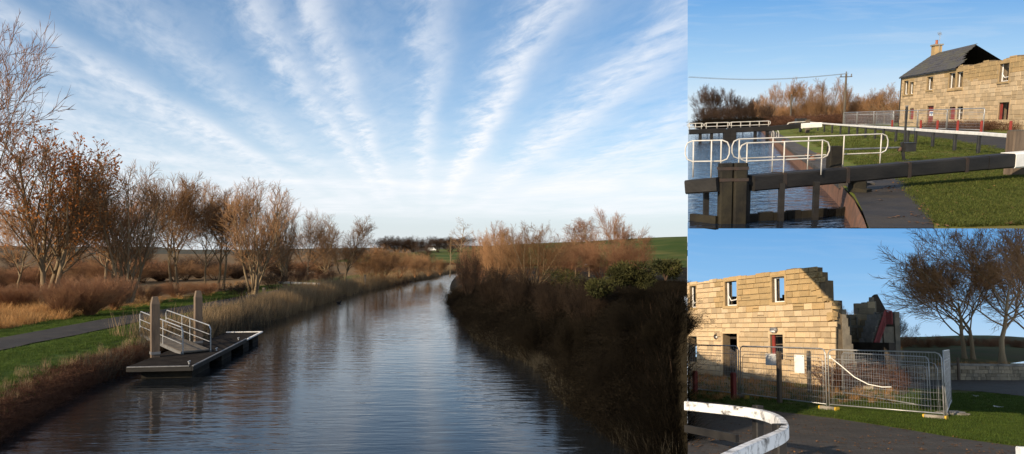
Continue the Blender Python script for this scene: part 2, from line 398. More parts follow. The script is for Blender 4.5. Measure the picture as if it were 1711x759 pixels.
kind('ash', 1, seed=7, levels=3, stems=5, tl=.85, spread0=.24, nch=(16, 9, 6), ang=(.6, .6, .55), ratio=(.40, .5, .65), t0=(.20, .15, .12), wob=(.06, .10, .13, .13), trop=(.03, .10, .08, .06), r0=.013, ns=(8, 5, 3, 2))
kind('ash2', 1, seed=23, levels=3, stems=7, tl=.9, spread0=.22, nch=(13, 8, 5), ang=(.55, .6, .55), ratio=(.34, .5, .65), t0=(.2, .15, .12), wob=(.06, .10, .13, .13), trop=(.03, .10, .08, .06), r0=.010, ns=(8, 5, 3, 2))
kind('birch', 1, seed=31, levels=3, nch=(26, 12, 9), ang=(.75, .7, .7), ratio=(.33, .55, .55), t0=(.22, .15, .1), wob=(.04, .10, .2, .25), trop=(.02, .05, -.04, -.04), r0=.013)
kind('sparse', 1, seed=37, levels=3, nch=(13, 7, 5), ang=(1.0, .8, .7), ratio=(.28, .5, .5), t0=(.4, .2, .1), wob=(.05, .15, .25, .25), r0=.012)
kind('young', 1, seed=41, levels=3, stems=3, spread0=.22, nch=(17, 11, 9), ang=(.6, .65, .7), ratio=(.42, .5, .5), t0=(.2, .15, .1), wob=(.07, .14, .2, .25), trop=(.03, .08, .05, .03), r0=.012)
kind('bush', 0, seed=43, levels=3, stems=16, spread0=.75, nch=(10, 9, 7), ang=(.55, .65, .7), ratio=(.5, .5, .5), t0=(.2, .15, .1), wob=(.10, .18, .22, .25), trop=(.05, .05, .03, .02), r0=.010)
kind('bush2', 0, seed=47, levels=3, stems=22, spread0=.55, nch=(10, 8, 6), ang=(.5, .6, .7), ratio=(.5, .5, .5), t0=(.2, .15, .1), wob=(.10, .16, .22, .25), trop=(.06, .05, .03, .02), r0=.008)
kind('fuzzy', 0, seed=53, levels=2, stems=90, spread0=.60, nch=(11, 6), ang=(.35, .5), ratio=(.42, .5), t0=(.15, .1), wob=(.07, .12, .2), trop=(.06, .06, .03), r0=.006)
TREEMESH = {}
def tree(place, k, pos, H, Wd, rz, label, name='bare_tree', cat='tree', group=None, twig=None, bark=None, leaves=0, lean=0.0, seed=0, leafm=None, lsize=.010):
    twig = twig or M_twig; bark = bark or M_bark
    t = bpy.data.objects.new(name, None); COL.objects.link(t)
    Mx = place.M @ Matrix.Translation(V(pos)) @ Matrix.Rotation(lean, 4, 'Y') @ Matrix.Rotation(rz, 4, 'Z') @ Matrix.Diagonal((Wd, Wd, H, 1))
    t.matrix_world = Mx; tag(t, label, cat, group)
    (me_t, me_c), tips = KIND[k]
    for nm, me, m_ in (('trunk', me_t, bark), ('crown', me_c, twig)):
        if not me.materials: me.materials.append(m_)
        o = link(bpy.data.objects.new(nm, me), t); o.material_slots[0].link = 'OBJECT'; o.material_slots[0].material = m_
    if leaves:
        rg = random.Random(seed); mb = MB()
        ax, az = 1 / Wd, 1 / H
        for i in range(leaves):
            p = V(rg.choice(tips)); 
            if p.z < .25: continue
            s_ = lsize * H * rg.uniform(.6, 1.3)
            a = V((rg.gauss(0, 1), rg.gauss(0, 1), rg.gauss(0, 1))).normalized(); b_ = a.cross(V((rg.gauss(0, 1), rg.gauss(0, 1), rg.gauss(0, 1)))).normalized()
            def sc_(q): return (p.x + q.x * ax, p.y + q.y * ax, p.z + q.z * az)
            mb.add([sc_(-a * s_), sc_(b_ * s_ * .5), sc_(a * s_), sc_(-b_ * s_ * .5)], [(0, 1, 2), (0, 2, 3)])
        o = link(bpy.data.objects.new('leaves', mb.mesh('leaves', leafm or M_leafo)), t); o['kind'] = 'stuff'
    return t

# tufts that the ground cover is made of (sources only, never linked to the scene)
def tuft(name, m_, n, h, spread, width, seed, lean=.35, seg=3, arch=.6):
    rg = random.Random(seed); mb = MB()
    for i in range(n):
        a = rg.uniform(0, 6.28); rr = spread * math.sqrt(rg.random()); x, y = rr * math.cos(a), rr * math.sin(a)
        b = rg.uniform(0, 6.28); le = lean * rg.uniform(.2, 1.2); hh = h * rg.uniform(.5, 1.1); wd = width * rg.uniform(.7, 1.2)
        dx, dy = math.cos(b), math.sin(b); px, py = -dy * wd, dx * wd
        vs = []
        for s_ in range(seg):
            t = s_ / seg; off = hh * le * (t + arch * t * t); z = hh * t * (1 - .25 * le * t)
            vs += [(x + dx * off - px * (1 - t * .6), y + dy * off - py * (1 - t * .6), z), (x + dx * off + px * (1 - t * .6), y + dy * off + py * (1 - t * .6), z)]
        off = hh * le * (1 + arch); vs.append((x + dx * off, y + dy * off, hh * (1 - .25 * le) * (1 - .3 * arch * le)))
        fs = [(2 * s_, 2 * s_ + 1, 2 * s_ + 3, 2 * s_ + 2) for s_ in range(seg - 1)] + [(2 * seg - 2, 2 * seg - 1, 2 * seg)]
        mb.add(vs, fs)
    return bpy.data.objects.new(name, mb.mesh(name, m_))
def bramble(name, m_, n, h, spread, seed, side=5, rr=.006):
    rg = random.Random(seed); mb = MB()
    for i in range(n):
        a = rg.uniform(0, 6.28); q = spread * math.sqrt(rg.random()); p = V((q * math.cos(a), q * math.sin(a), 0)); b = rg.uniform(0, 6.28)
        d = V((math.cos(b) * .5, math.sin(b) * .5, 1)).normalized(); L = h * rg.uniform(.5, 1.2); pts = [p]
        for s_ in range(4):
            p = p + d * (L / 4); pts.append(p); d = (d + V((math.cos(b) * .28, math.sin(b) * .28, -.28)) + V((rg.gauss(0, .15), rg.gauss(0, .15), rg.gauss(0, .1)))).normalized()
        mb.tube(pts, [rr, rr * .9, rr * .7, rr * .5, rr * .2], 3, False)
        for s_ in range(side):
            k = rg.randint(1, 4); c = pts[k]; e = V((rg.gauss(0, 1), rg.gauss(0, 1), rg.gauss(.3, .7))).normalized() * h * rg.uniform(.1, .3)
            w_ = V((rg.gauss(0, 1), rg.gauss(0, 1), rg.gauss(0, 1))).normalized() * rr * .8
            mb.add([c - w_, c + w_, c + e], [(0, 1, 2)])
            l_ = V((rg.gauss(0, 1), rg.gauss(0, 1), rg.gauss(0, 1))).normalized() * .03
            mb.add([c + e, c + e + l_ + w_ * 2, c + e + l_ * 2, c + e + l_ - w_ * 2], [(0, 1, 2, 3)])
    return bpy.data.objects.new(name, mb.mesh(name, m_))
S_grass = tuft('grass_tuft', M_blade, 16, .10, .13, .006, 1, .8)
S_grassb = tuft('grass_tuft_mossy', M_bladeb, 16, .09, .14, .006, 2, .9)
S_straw = tuft('straw_tuft', M_straw, 34, .75, .30, .010, 3, .55, arch=.8)
S_reed = tuft('reed_tuft', M_reed, 26, 1.15, .32, .009, 4, .28)
S_reedg = tuft('reed_tuft_grey', M_reedd, 26, 1.0, .32, .008, 5, .45)
S_dead = bramble('dead_bracken_clump', M_dead, 26, .62, .30, 6, 6, .006)
S_deadg = tuft('hanging_dead_grass', M_dead, 30, .6, .3, .006, 7, 1.0, arch=1.2)
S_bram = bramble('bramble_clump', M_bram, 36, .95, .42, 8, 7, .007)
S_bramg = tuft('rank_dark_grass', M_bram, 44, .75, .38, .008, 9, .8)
S_deads = tuft('dead_stem_clump', M_twigd, 7, .75, .3, .005, 12, .8)
M_litter = mat('leaf_litter', (.10, .05, .022), (.20, .10, .04), 2, .9, rnd=.4)
S_leaf = tuft('fallen_leaf', M_litter, 3, .05, .25, .03, 13, 2.6, seg=2, arch=1.0)
S_weed = bramble('dry_weed_clump', M_dead, 14, .7, .2, 10, 5, .006)
def scatter(name, src, pts, place, label, cat, group=None):
    """pts: (x, y, z, rz, scale); one object, instanced by geometry nodes"""
    me = bpy.data.meshes.new(name); me.from_pydata([p[:3] for p in pts], [], [])
    for an, k in (('rz', 3), ('scl', 4)):
        at_ = me.attributes.new(an, 'FLOAT', 'POINT'); at_.data.foreach_set('value', [float(p[k]) for p in pts])
    o = bpy.data.objects.new(name, me); COL.objects.link(o); o.matrix_world = place.M
    me.materials.append(src.data.materials[0])
    g = bpy.data.node_groups.new(name, 'GeometryNodeTree')
    g.interface.new_socket('Geometry', in_out='INPUT', socket_type='NodeSocketGeometry'); g.interface.new_socket('Geometry', in_out='OUTPUT', socket_type='NodeSocketGeometry')
    q = NT(g); gi = q.n('NodeGroupInput'); go = q.n('NodeGroupOutput'); oi = q.n('GeometryNodeObjectInfo'); oi.inputs['Object'].default_value = src
    iop = q.n('GeometryNodeInstanceOnPoints'); a1 = q.n('GeometryNodeInputNamedAttribute'); a1.data_type = 'FLOAT'; a1.inputs[0].default_value = 'rz'
    a2 = q.n('GeometryNodeInputNamedAttribute'); a2.data_type = 'FLOAT'; a2.inputs[0].default_value = 'scl'
    q.l(gi.outputs[0], iop.inputs['Points']); q.l(oi.outputs['Geometry'], iop.inputs['Instance'])
    q.l(q.comb(0.0, 0.0, a1.outputs[0]), iop.inputs['Rotation']); q.l(q.comb(a2.outputs[0], a2.outputs[0], a2.outputs[0]), iop.inputs['Scale'])
    q.l(iop.outputs[0], go.inputs[0]); md = o.modifiers.new('scatter', 'NODES'); md.node_group = g
    return tag(o, label, cat, group, 'stuff')

# ================================================================== THE CANAL
rng = random.Random(5)
def poly_x(pts):                               # depth -> x along a polyline, points sorted by depth
    pts = sorted(pts, key=lambda p: p[1])
    ys = [p[1] for p in pts]; xs = [p[0] for p in pts]
    return lambda y: float(np.interp(y, ys, xs))
EL = [MAIN.gp(*p) for p in [(-420, 980), (-120, 805), (0, 727), (60, 690), (120, 655), (170, 634), (215, 618), (290, 590), (350, 568), (440, 541), (500, 519), (560, 499), (620, 484), (680, 472), (722, 463), (748, 456.5)]]
ER = [MAIN.gp(*p) for p in [(1300, 900), (1185, 815), (1092, 759), (1045, 728), (990, 690), (955, 655), (928, 622), (872, 596), (808, 564), (774, 530), (755, 505), (752, 480), (756, 468), (762, 461)]]
xl = poly_x([(p.x, p.y) for p in EL] + [(-11, 190), (0, 215), (60, 270)]); xr = poly_x([(p.x, p.y) for p in ER] + [(0, 168), (40, 200)])
CONE = .2440                                   # the canal's own ground ends here on the right
# ---- water
def water_mat(name, base, sx, sy, strength, dist, rough=.04):
    m_ = bpy.data.materials.new(name); m_.use_nodes = True; n = NT(m_.node_tree); b = m_.node_tree.nodes['Principled BSDF']
    b.inputs['Base Color'].default_value = base + (1,); b.inputs['Roughness'].default_value = rough; b.inputs['IOR'].default_value = 1.33
    t = n.n('ShaderNodeTexCoord')
    a = n.noise(n.mapping(t.outputs['Object'], scale=(sx, sy, 1), rot=(0, 0, R(8))), 1.0, 3, .55, .4)
    c = n.noise(n.mapping(t.outputs['Object'], scale=(sx * 2.7, sy * 2.4, 1), rot=(0, 0, R(-12))), 1.0, 3, .5, .3)
    big = n.ramp(n.noise(n.mapping(t.outputs['Object'], scale=(.05, .035, 1)), 1.0, 2, .5), [(.35, .25), (.65, 1.0)])
    h = n.math('ADD', a, n.math('MULTIPLY', c, .35))
    bp = n.n('ShaderNodeBump'); bp.inputs['Distance'].default_value = dist
    n.l(n.math('MULTIPLY', big, strength), bp.inputs['Strength']); n.l(h, bp.inputs['Height']); n.l(bp.outputs[0], b.inputs['Normal'])
    return m_
M_water = water_mat('canal_water', (.010, .012, .014), .55, 2.0, .5, .07)
mb = MB(); mb.sheet([[(-34, y, 0), (xr(y) * .0 - 5, y, 0), (min(CONE * y, xr(y) + 6), y, 0)] for y in (9, 14, 20, 30, 45, 70, 100, 140, 168, 200, 240)])
structure(mb, 'canal_water', M_water, MAIN)
mb = MB(); mb.sheet([[(x, y, -1.2) for x in (-36, .24 * y)] for y in (9, 240)]); structure(mb, 'canal_bed', M_dirt, MAIN)
# ---- ground on the left
def prof(d, y):
    k = [(-3, -1.0), (-.15, -.25), (.05, .10), (.35, .40), (.9, .68), (1.8, .86), (3, .93), (8, .95), (14, 1.0), (30, .75), (60, .5), (150, 1.2), (400, 3.5), (900, 8)]
    return float(np.interp(d, [a for a, _ in k], [b for _, b in k]))
def gz_left(x, y):
    d = xl(y) - x
    return prof(d, y)
M_gl = bpy.data.materials.new('left_bank_ground'); M_gl.use_nodes = True
n = NT(M_gl.node_tree); b = M_gl.node_tree.nodes['Principled BSDF']; b.inputs['Roughness'].default_value = .95; b.inputs['Specular IOR Level'].default_value = .1
at_ = n.n('ShaderNodeAttribute'); at_.attribute_name = 'offset'; t = n.n('ShaderNodeTexCoord')
nz = n.noise(t.outputs['Object'], .35, 6, .65); nf = n.noise(t.outputs['Object'], 2.5, 6, .7)
dd = n.math('ADD', at_.outputs['Fac'], n.math('MULTIPLY', n.math('SUBTRACT', nz, .5), .05))
gcol = n.mix(n.ramp(nf, [(.35, 0), (.7, 1)]), (.045, .085, .014), (.10, .125, .028))
scol = n.mix(n.ramp(nf, [(.35, 0), (.7, 1)]), (.13, .075, .035), (.24, .15, .065))
fcol = n.mix(n.ramp(nz, [(.3, 0), (.7, 1)]), (.17, .105, .05), (.115, .08, .04))
bcol = n.mix(n.ramp(nf, [(.35, 0), (.7, 1)]), (.05, .030, .02), (.10, .06, .04))
c = n.mix(n.ramp(dd, [(.006, 0), (.011, 1)]), bcol, gcol); c = n.mix(n.ramp(dd, [(.082, 0), (.105, 1)]), c, scol); c = n.mix(n.ramp(dd, [(.17, 0), (.25, 1)]), c, fcol)
n.l(c, b.inputs['Base Color'])
bp = n.n('ShaderNodeBump'); bp.inputs['Strength'].default_value = .6; bp.inputs['Distance'].default_value = .06; n.l(n.noise(t.outputs['Object'], 6, 6, .7), bp.inputs['Height']); n.l(bp.outputs[0], b.inputs['Normal'])
mb = MB(); offs = [-2, -.1, .05, .2, .5, 1, 1.8, 3, 4.5, 6, 7.5, 9, 11, 14, 18, 24, 32, 45, 60, 90, 150, 260, 450, 800]
ys = list(np.geomspace(8, 190, 60)) ; dat = []; rows = []
for y in ys:
    r_ = []
    for d in offs:
        j = rng.uniform(-.05, .05) if 0 < d < 2 else 0
        r_.append((xl(y) - d + j, y, prof(d, y) + (rng.uniform(-.04, .04) if .3 < d < 3 else 0))); dat.append(d / 100)
    rows.append(r_)
for y in (230, 300, 420, 700, 1200, 2500):
    r_ = []
    for d in offs: r_.append((min(-11 + (y - 190) * .35, 40) - d * (1 + (y - 190) / 400), y, prof(d, y) + (y - 190) * .004)); dat.append(d / 100)
    rows.append(r_)
mb.sheet(rows); o = structure(mb, 'ground', M_gl, MAIN, True)
a_ = o.data.attributes.new('offset', 'FLOAT', 'POINT'); a_.data.foreach_set('value', dat)
# ---- towpath
pc = [MAIN.gp(px, py, .96) for px, py in [(-330, 640), (-150, 604), (0, 574), (100, 556), (200, 536), (300, 518.5), (380, 505), (450, 494.5), (520, 486), (580, 478.5), (640, 470), (690, 464)]]
for p in pc: p.x = min(p.x, xl(p.y) - 4.0)
mb = MB(); rows = []
for i, p in enumerate(pc):
    d = (pc[min(i + 1, len(pc) - 1)] - pc[max(i - 1, 0)]).normalized(); s_ = V((d.y, -d.x, 0)); wd = 1.25
    rows.append([(p + s_ * (wd * k)) + V((0, 0, .012 + .02 * (1 - k * k))) for k in (-1, -.6, 0, .6, 1)])
fine_rows = []
for a, b_ in zip(rows, rows[1:]):
    for t_ in np.linspace(0, 1, 5)[:-1]: fine_rows.append([q.lerp(r_, t_) + V((rng.uniform(-.06, .06), 0, 0)) for q, r_ in zip(a, b_)])
mb.sheet(fine_rows + [rows[-1]]); structure(mb, 'towpath', M_asph, MAIN)
def on_path(x, y, m_=1.45):
    for a, b_ in zip(pc, pc[1:]):
        ab = V((b_.x - a.x, b_.y - a.y)); ap = V((x - a.x, y - a.y)); t_ = max(0, min(1, ap.dot(ab) / ab.length_squared))
        if (ap - ab * t_).length < m_: return True
    return False
# ---- ground on the right: a steep rough bank close by, lower further on
def gz_right(x, y):
    d = x - xr(y); hc_ = float(np.interp(y, [9, 13, 22, 26, 32, 45, 80, 200], [2.7, 2.8, 2.85, 2.3, 1.5, 1.0, 1.0, 1.0])); dc = float(np.interp(y, [9, 16, 24, 34, 60], [2.2, 2.6, 3.0, 3.4, 4]))
    if d < 0: return max(-1, d * .8)
    if d < dc: q = d / dc; return hc_ * (1 - (1 - q) ** 1.7)
    base = 1.1 + max(0, (y - 60)) * .006
    return base + (hc_ - base) * max(0, 1 - (d - dc) / 2.5) if hc_ > base else hc_ + (base - hc_) * min(1, (d - dc) / 8)
M_gr = mat('right_bank_ground_shaded', (.010, .009, .006), (.03, .024, .015), .8, .95, .6, 5, spec=.05)  # soil colour darkened to stand for shade on the bank
mb = MB(); rows = []
for y in list(np.geomspace(12.4, 150, 56)):
    x0 = xr(y); x1 = max(x0 + .05, CONE * y)
    if 31 < y < 56: x1 = min(x1, x0 + 8)      # unseen ground left out behind the bank so less shade reaches the ruin
    qs = [x0 - .5] + [x0 + (x1 - x0) * q for q in np.linspace(0, 1, 22)]
    rows.append([(x, y, gz_right(x, y) + rng.uniform(-.05, .05)) for x in qs])
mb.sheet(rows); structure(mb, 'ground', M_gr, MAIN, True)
M_field = mat('pasture', (.04, .072, .015), (.075, .095, .024), .05, .95, spec=.05, c3=(.16, .14, .05), s3=.02)
mb = MB(); rows = []
for y in (150, 190, 240, 290, 340, 400, 480, 600, 900, 1500):
    x0 = float(np.interp(y, [150, 200, 1500], [-6, 30, 80])) if y < 210 else -60
    rows.append([(x0 + (CONE * y - x0) * q, y, float(np.interp(y, [150, 240, 340, 480, 1500], [1.5, 2.5, 7, 11, 10])) + 3.5 * math.sin(q * 3 + y * .01) * min(1, max(0, (y - 240) / 150)) + (q - .4) * min(3, (y - 150) / 60)) for q in np.linspace(0, 1, 12)])
mb.sheet(rows); structure(mb, 'pasture_hill', M_field, MAIN, True)
# far low hills on the left and ahead
M_hill = mat('far_hill', (.06, .062, .05), (.085, .075, .055), .02, .95, spec=.03)
mb = MB(); rows = []
for k, y in enumerate((900, 1100, 1400, 2200)):
    rows.append([(x, y, [0, 9, 18, 26][k] * (.75 + .25 * math.sin(x * .006 + k) + .12 * math.sin(x * .021 + 2 * k)) + 2) for x in np.linspace(-2200, 400, 60)])
mb.sheet(rows); structure(mb, 'far_hill', M_hill, MAIN, True)

# ---- pontoon
Bn = MAIN.gp(322, 612, .45); Fa = MAIN.gp(438, 553, .45); An = MAIN.gp(232, 606, .45)
ax = (Fa - Bn).normalized(); sx = V((-ax.y, ax.x, 0)); wdt = abs((An - Bn).dot(sx)); L = (Fa - Bn).length; Lm = L * .70
pt = thing('pontoon', 'dark floating pontoon with pale edge strips moored below the grassy bank', 'pontoon', MAIN, Bn * 1.0 + V((0, 0, -.45)))
def pl(a, s_, z): return Bn + ax * a + sx * s_ + V((0, 0, z - .45))
AXP = (ax, sx, V((0, 0, 1)))
mb = MB(); mb.box(pl(Lm / 2, wdt / 2, .43), (Lm - .06, wdt - .06, .06), AXP); mb.part('deck', M_deck, pt)
mb = MB(); e0 = Lm + .03; mb.box(pl((e0 + L) / 2, wdt * .42, .36), (L - e0, wdt * .80, .06), AXP); mb.part('deck', M_deck, pt)
mb = MB()
for (a0, a1, s0, s1) in ((0, Lm, .02, .02), (0, Lm, wdt - .02, wdt - .02), (0.02, .02, .05, wdt - .05), (Lm - .02, Lm - .02, .05, wdt - .05)):
    mb.bar(pl(a0, s0, .37), pl(a1, s1, .37), .06, .16)
mb.part('rim', M_tar, pt)
mb = MB(); mb.bar(pl(0.0, .12, .46), pl(0.0, wdt - .02, .46), .07, .03); mb.part('edge_strip', M_galvd, pt)
mb = MB(); mb.bar(pl(Lm, .0, .46), pl(0, .0, .46), .06, .03); mb.part('edge_strip', M_galvd, pt)
mb = MB(); mb.bar(pl(e0, .01, .40), pl(L, .01, .40), .10, .06); mb.part('edge_strip', M_whitew, pt)
mb = MB(); mb.bar(pl(L - .02, .08, .40), pl(L - .02, wdt * .8, .40), .10, .06); mb.part('edge_strip', M_whitew, pt)
for a0, a1 in ((.4, 2.6), (4.4, 6.0), (L - 3.6, L - 2.4), (L - 1.6, L - .3)):
    mb = MB(); mb.box(pl((a0 + a1) / 2, wdt * .45, .10), (a1 - a0, wdt * .78, .40), AXP); mb.part('float', M_tarm, pt)
for a0 in (.35, Lm * .48, Lm * .93):
    mb = MB(); c = pl(a0, .22, .47); mb.tube([c, c + V((0, 0, .09))], .03, 6); mb.bar(c - ax * .12 + V((0, 0, .1)), c + ax * .12 + V((0, 0, .1)), .04, .04); mb.part('mooring_cleat', M_galv, pt)
# ---- piles
for px, brow, trow, lab in ((259, 597, 496, 'thick square timber mooring pile nearer the camera, chamfered top, beside the gangway'), (331, 578, 486, 'thick square timber mooring pile beyond the gangway, chamfered top')):
    p = MAIN.gp(px, brow, .45); top = MAIN.hc + (HZ - trow) / F * p.y; hw = .145
    t_ = thing('mooring_pile', lab, 'post', MAIN, V((p.x, p.y, -.8)), 'timber piles of the pontoon')
    mb = MB(); a = R(38); e1 = V((math.cos(a), math.sin(a), 0)); e2 = V((-e1.y, e1.x, 0)); z0, z1 = -.8, top - .28
    ring = lambda z, k: [V((p.x, p.y, z)) + e1 * (sx_ * hw * k) + e2 * (sy_ * hw * k) for sx_, sy_ in ((-1, -1), (1, -1), (1, 1), (-1, 1))]
    vs = ring(z0, 1) + ring(z1, 1) + ring(top, .62); mb.add(vs, [(0, 1, 5, 4), (1, 2, 6, 5), (2, 3, 7, 6), (3, 0, 4, 7), (4, 5, 9, 8), (5, 6, 10, 9), (6, 7, 11, 10), (7, 4, 8, 11), (8, 9, 10, 11)])
    mb.part('shaft', M_wood, t_)
    mb = MB(); q = ring(.62, 1.04); 
    for i in range(4): mb.bar(q[i], q[(i + 1) % 4], .03, .10)
    mb.part('guide_band', M_galvd, t_)
# ---- gangway
S0 = MAIN.gp(256, 556, .92); E0 = pl(Lm * .42, wdt * .38, .52)
gd = (E0 - S0).normalized(); gs = V((-gd.y, gd.x, 0)).normalized(); gw = .55
g = thing('gangway', 'sloping boarded gangway with tubular grey handrails between bank and pontoon', 'gangway', MAIN, E0)
nb = 16
for i in range(nb):
    c = S0.lerp(E0, (i + .5) / nb); mb = MB(); mb.box(c, ((E0 - S0).length / nb - .02, 2 * gw, .05), (gd, gs, gd.cross(gs))); mb.part('plank', M_woodd, g)
for s_ in (-1, 1):
    mb = MB(); mb.bar(S0 + gs * gw * s_ - V((0, 0, .06)), E0 + gs * gw * s_ - V((0, 0, .06)), .06, .12); mb.part('side_beam', M_galvd, g)
    mb = MB(); hh = .98; a0, a1 = S0 + gs * (gw * s_), E0 + gs * (gw * s_); zz = V((0, 0, 1))
    mb.tube([a0, a0 + zz * (hh - .12), a0 + zz * hh + gd * .12, a1 + zz * hh - gd * .14, a1 + zz * (hh - .14), a1], .024, 6)
    rail = mb.part('handrail', M_galv, g)
    for h_ in (.33, .62):
        mb = MB(); mb.tube([a0 + zz * h_, a1 + zz * h_], .018, 6); mb.part('mid_rail', M_galv, g)
    for q in (.38, .56):
        mb = MB(); c = a0.lerp(a1, q); mb.tube([c, c + zz * hh], .020, 6); mb.part('upright', M_galv, g)
# ---- small things along the towpath
def simple_post(px, brow, h, wd, m_, name, label, place=MAIN, gz=.95, cat='post', group=None, capm=None, ch=.02):
    p = place.gp(px, brow, gz); t_ = thing(name, label, cat, place, p, group)
    mb = MB(); mb.bar(p - V((0, 0, .3)), p + V((0, 0, h * (.8 if capm else 1))), wd, wd, V((1, 0, 0)), ch); mb.part('shaft', m_, t_)
    if capm: mb = MB(); mb.bar(p + V((0, 0, h * .8)), p + V((0, 0, h)), wd * 1.04, wd * 1.04, V((1, 0, 0)), ch); mb.part('top', capm, t_)
    return t_
simple_post(412, 498, .48, .12, M_white, 'marker_post', 'short white marker post at the edge of the dark ditch')
simple_post(441, 493, .62, .22, M_black, 'bollard', 'squat black bollard on the grass beside the towpath', capm=M_woodd)
bt = thing('barrier_beam', 'long low white timber barrier beam on dark stub posts beside the towpath', 'barrier', MAIN, MAIN.gp(500, 483, .95))
q0, q1 = MAIN.gp(466, 482.5, .95), MAIN.gp(533, 485.5, .95)
mb = MB(); mb.bar(q0 + V((0, 0, .62)), q1 + V((0, 0, .62)), .22, .2, ch=.03); mb.part('beam', M_white, bt)
for q in (.32, .97): mb = MB(); c = q0.lerp(q1, q); mb.bar(c - V((0, 0, .2)), c + V((0, 0, .72)), .26, .26, V((1, 0, 0)), .03); mb.part('stub_post', M_tar, bt)
simple_post(610, 473, 1.0, .2, M_woodd, 'marker_post', 'dark stub post far along the towpath near the reeds')
# a duck on the water
p = MAIN.gp(566, 507, 0); dk = thing('duck', 'small dark duck swimming on the canal below the reeds', 'duck', MAIN, p)
mb = MB(); mb.tube([p + V((x, 0, z)) for x, z in ((-.24, .12), (-.18, .09), (-.05, .07), (.08, .075), (.17, .10), (.2, .17), (.22, .22), (.26, .235), (.30, .22))], [.01, .05, .085, .09, .07, .04, .038, .042, .02], 8); bd = mb.part('body', M_char, dk, True)
mb = MB(); mb.box(p + V((.335, 0, .212)), (.07, .035, .018)); mb.part('bill', M_yellow, dk)
# a white van and a cottage gable far ahead
p = V((-47, 420, 6.2)); vn = thing('parked_van', 'tiny white van parked far ahead below the green field', 'van', MAIN, p)
mb = MB(); mb.prism([p + V(q) for q in ((-2.4, 0, .5), (2.4, 0, .5), (2.4, 0, 1.1), (1.7, 0, 1.35), (1.1, 0, 2.2), (-2.4, 0, 2.2))], (0, 1.9, 0)); mb.part('body', M_plastic, vn)
for xx in (-1.5, 1.5): mb = MB(); mb.tube([p + V((xx, -.05, .4)), p + V((xx, .2, .4))], .38, 10); mb.part('wheel', M_black, vn)
mb = MB(); mb.box(p + V((.5, -.02, 1.75)), (1.0, .05, .6)); mb.part('window', M_black, vn)

# ---- trees of the left bank
def gl(px, brow, h=.95): return MAIN.gp(px, brow, h)
def T(k, px, brow, trow, wpx, rz, label, **kw):
    p = gl(px, brow, kw.pop('gz', .95)); H = MAIN.hc + (HZ - trow) / F * p.y - p.z; Wd = (1.15 if k.startswith(('fuzzy', 'bush')) else 1.32) * wpx / F * p.y
    return tree(MAIN, k, p - V((0, 0, .05)), H, Wd, rz, label, **kw)
GT = 'bare trees along the left bank'
T('oak', -62, 540, 30, 290, 1.0, 'tall bare tree half out of frame at the far left', group=GT, twig=M_twigr)
T('ash', 82, 514, 212, 215, .3, 'bare multi-stemmed tree still holding scattered orange leaves', group=GT, leaves=4200, seed=3, twig=M_twig)
T('ash2', 212, 507, 276, 130, 2.0, 'slim leaning multi-stemmed bare tree behind the nearer pile', group=GT, lean=.06)
T('oak2', 292, 490, 284, 128, 4.2, 'bare forked oak with dark trunk, second behind the gangway', group=GT)
T('oak', 343, 487, 298, 120, 2.6, 'crooked bare oak with thick dark limbs just left of the mossy one', group=GT)
T('oak2', 368, 486, 300, 118, .4, 'bare oak with twisted dark trunk right beside the white marker post ditch', group=GT)
T('ash2', 424, 492, 300, 112, 5.1, 'tall upright bare tree of many pale stems beside the black bollard', group=GT)
T('ash', 476, 480, 340, 72, 3.3, 'narrow bare tree of several stems behind the white barrier beam', group=GT)
T('oak', 512, 478, 352, 80, 5.4, 'thin bare tree with one long leaning limb past the barrier beam', group=GT, lean=.08)
T('young', 575, 473, 359, 76, 1.2, 'evenly rounded bare tree standing last in the left row', group=GT)
T('young', 545, 474, 372, 50, 3.2, 'small slender bare tree just left of the rounded last one', group=GT)
T('oak2', 180, 492, 300, 150, 1.4, 'bare tree behind the orange-leaved one, mostly hidden by it', group=GT, twig=M_twigr)
T('oak', 30, 500, 330, 150, 3.7, 'lower bare tree behind the orange-leaved tree at the left', group=GT)
# shrubs
GS = 'reddish shrubs beside the towpath'
def SH(px, brow, trow, wpx, rz, label, k='fuzzy', tw=None, **kw): return T(k, px, brow, trow, wpx, rz, label, name='shrub', cat='shrub', group=GS, twig=tw or M_twigr, bark=tw or M_twigr, **kw)
SH(150, 528, 455, 105, .5, 'largest fuzzy reddish-brown shrub beside the towpath')
SH(108, 531, 470, 70, 1.9, 'fuzzy reddish shrub tucked against the orange-leaved tree')
SH(192, 519, 462, 60, 2.9, 'reddish shrub at the right edge of the largest one')
SH(20, 520, 470, 110, 3.5, 'broad low reddish shrub behind the golden grass at the left edge')
SH(245, 505, 474, 70, .9, 'low reddish-brown shrub behind the nearer pile', k='bush2')
SH(295, 498, 470, 75, 4.1, 'low brown shrub behind the farther pile', k='bush2')
SH(345, 494, 470, 60, 5.0, 'small brown shrub under the crooked oaks', k='bush2')
SH(400, 499, 470, 52, 2.2, 'dark tangled shrub over the ditch by the white marker post', k='bush', tw=M_twigd)
SH(455, 483, 452, 55, 1.2, 'dark brown shrub behind the pale many-stemmed tree', k='bush', tw=M_twigd)
SH(500, 480, 446, 55, 2.2, 'brown shrub behind the barrier beam', k='bush')
SH(545, 477, 448, 60, 3.1, 'red-brown shrub just before the rounded tree', k='bush')
far = [(612, 470, 418, 60, 'bush'), (640, 468, 412, 62, 'bush2'), (668, 465, 416, 60, 'bush'), (694, 463, 422, 50, 'bush2'), (716, 461, 426, 40, 'bush'), (736, 459.5, 431, 30, 'bush2'), (628, 468, 408, 44, 'young')]
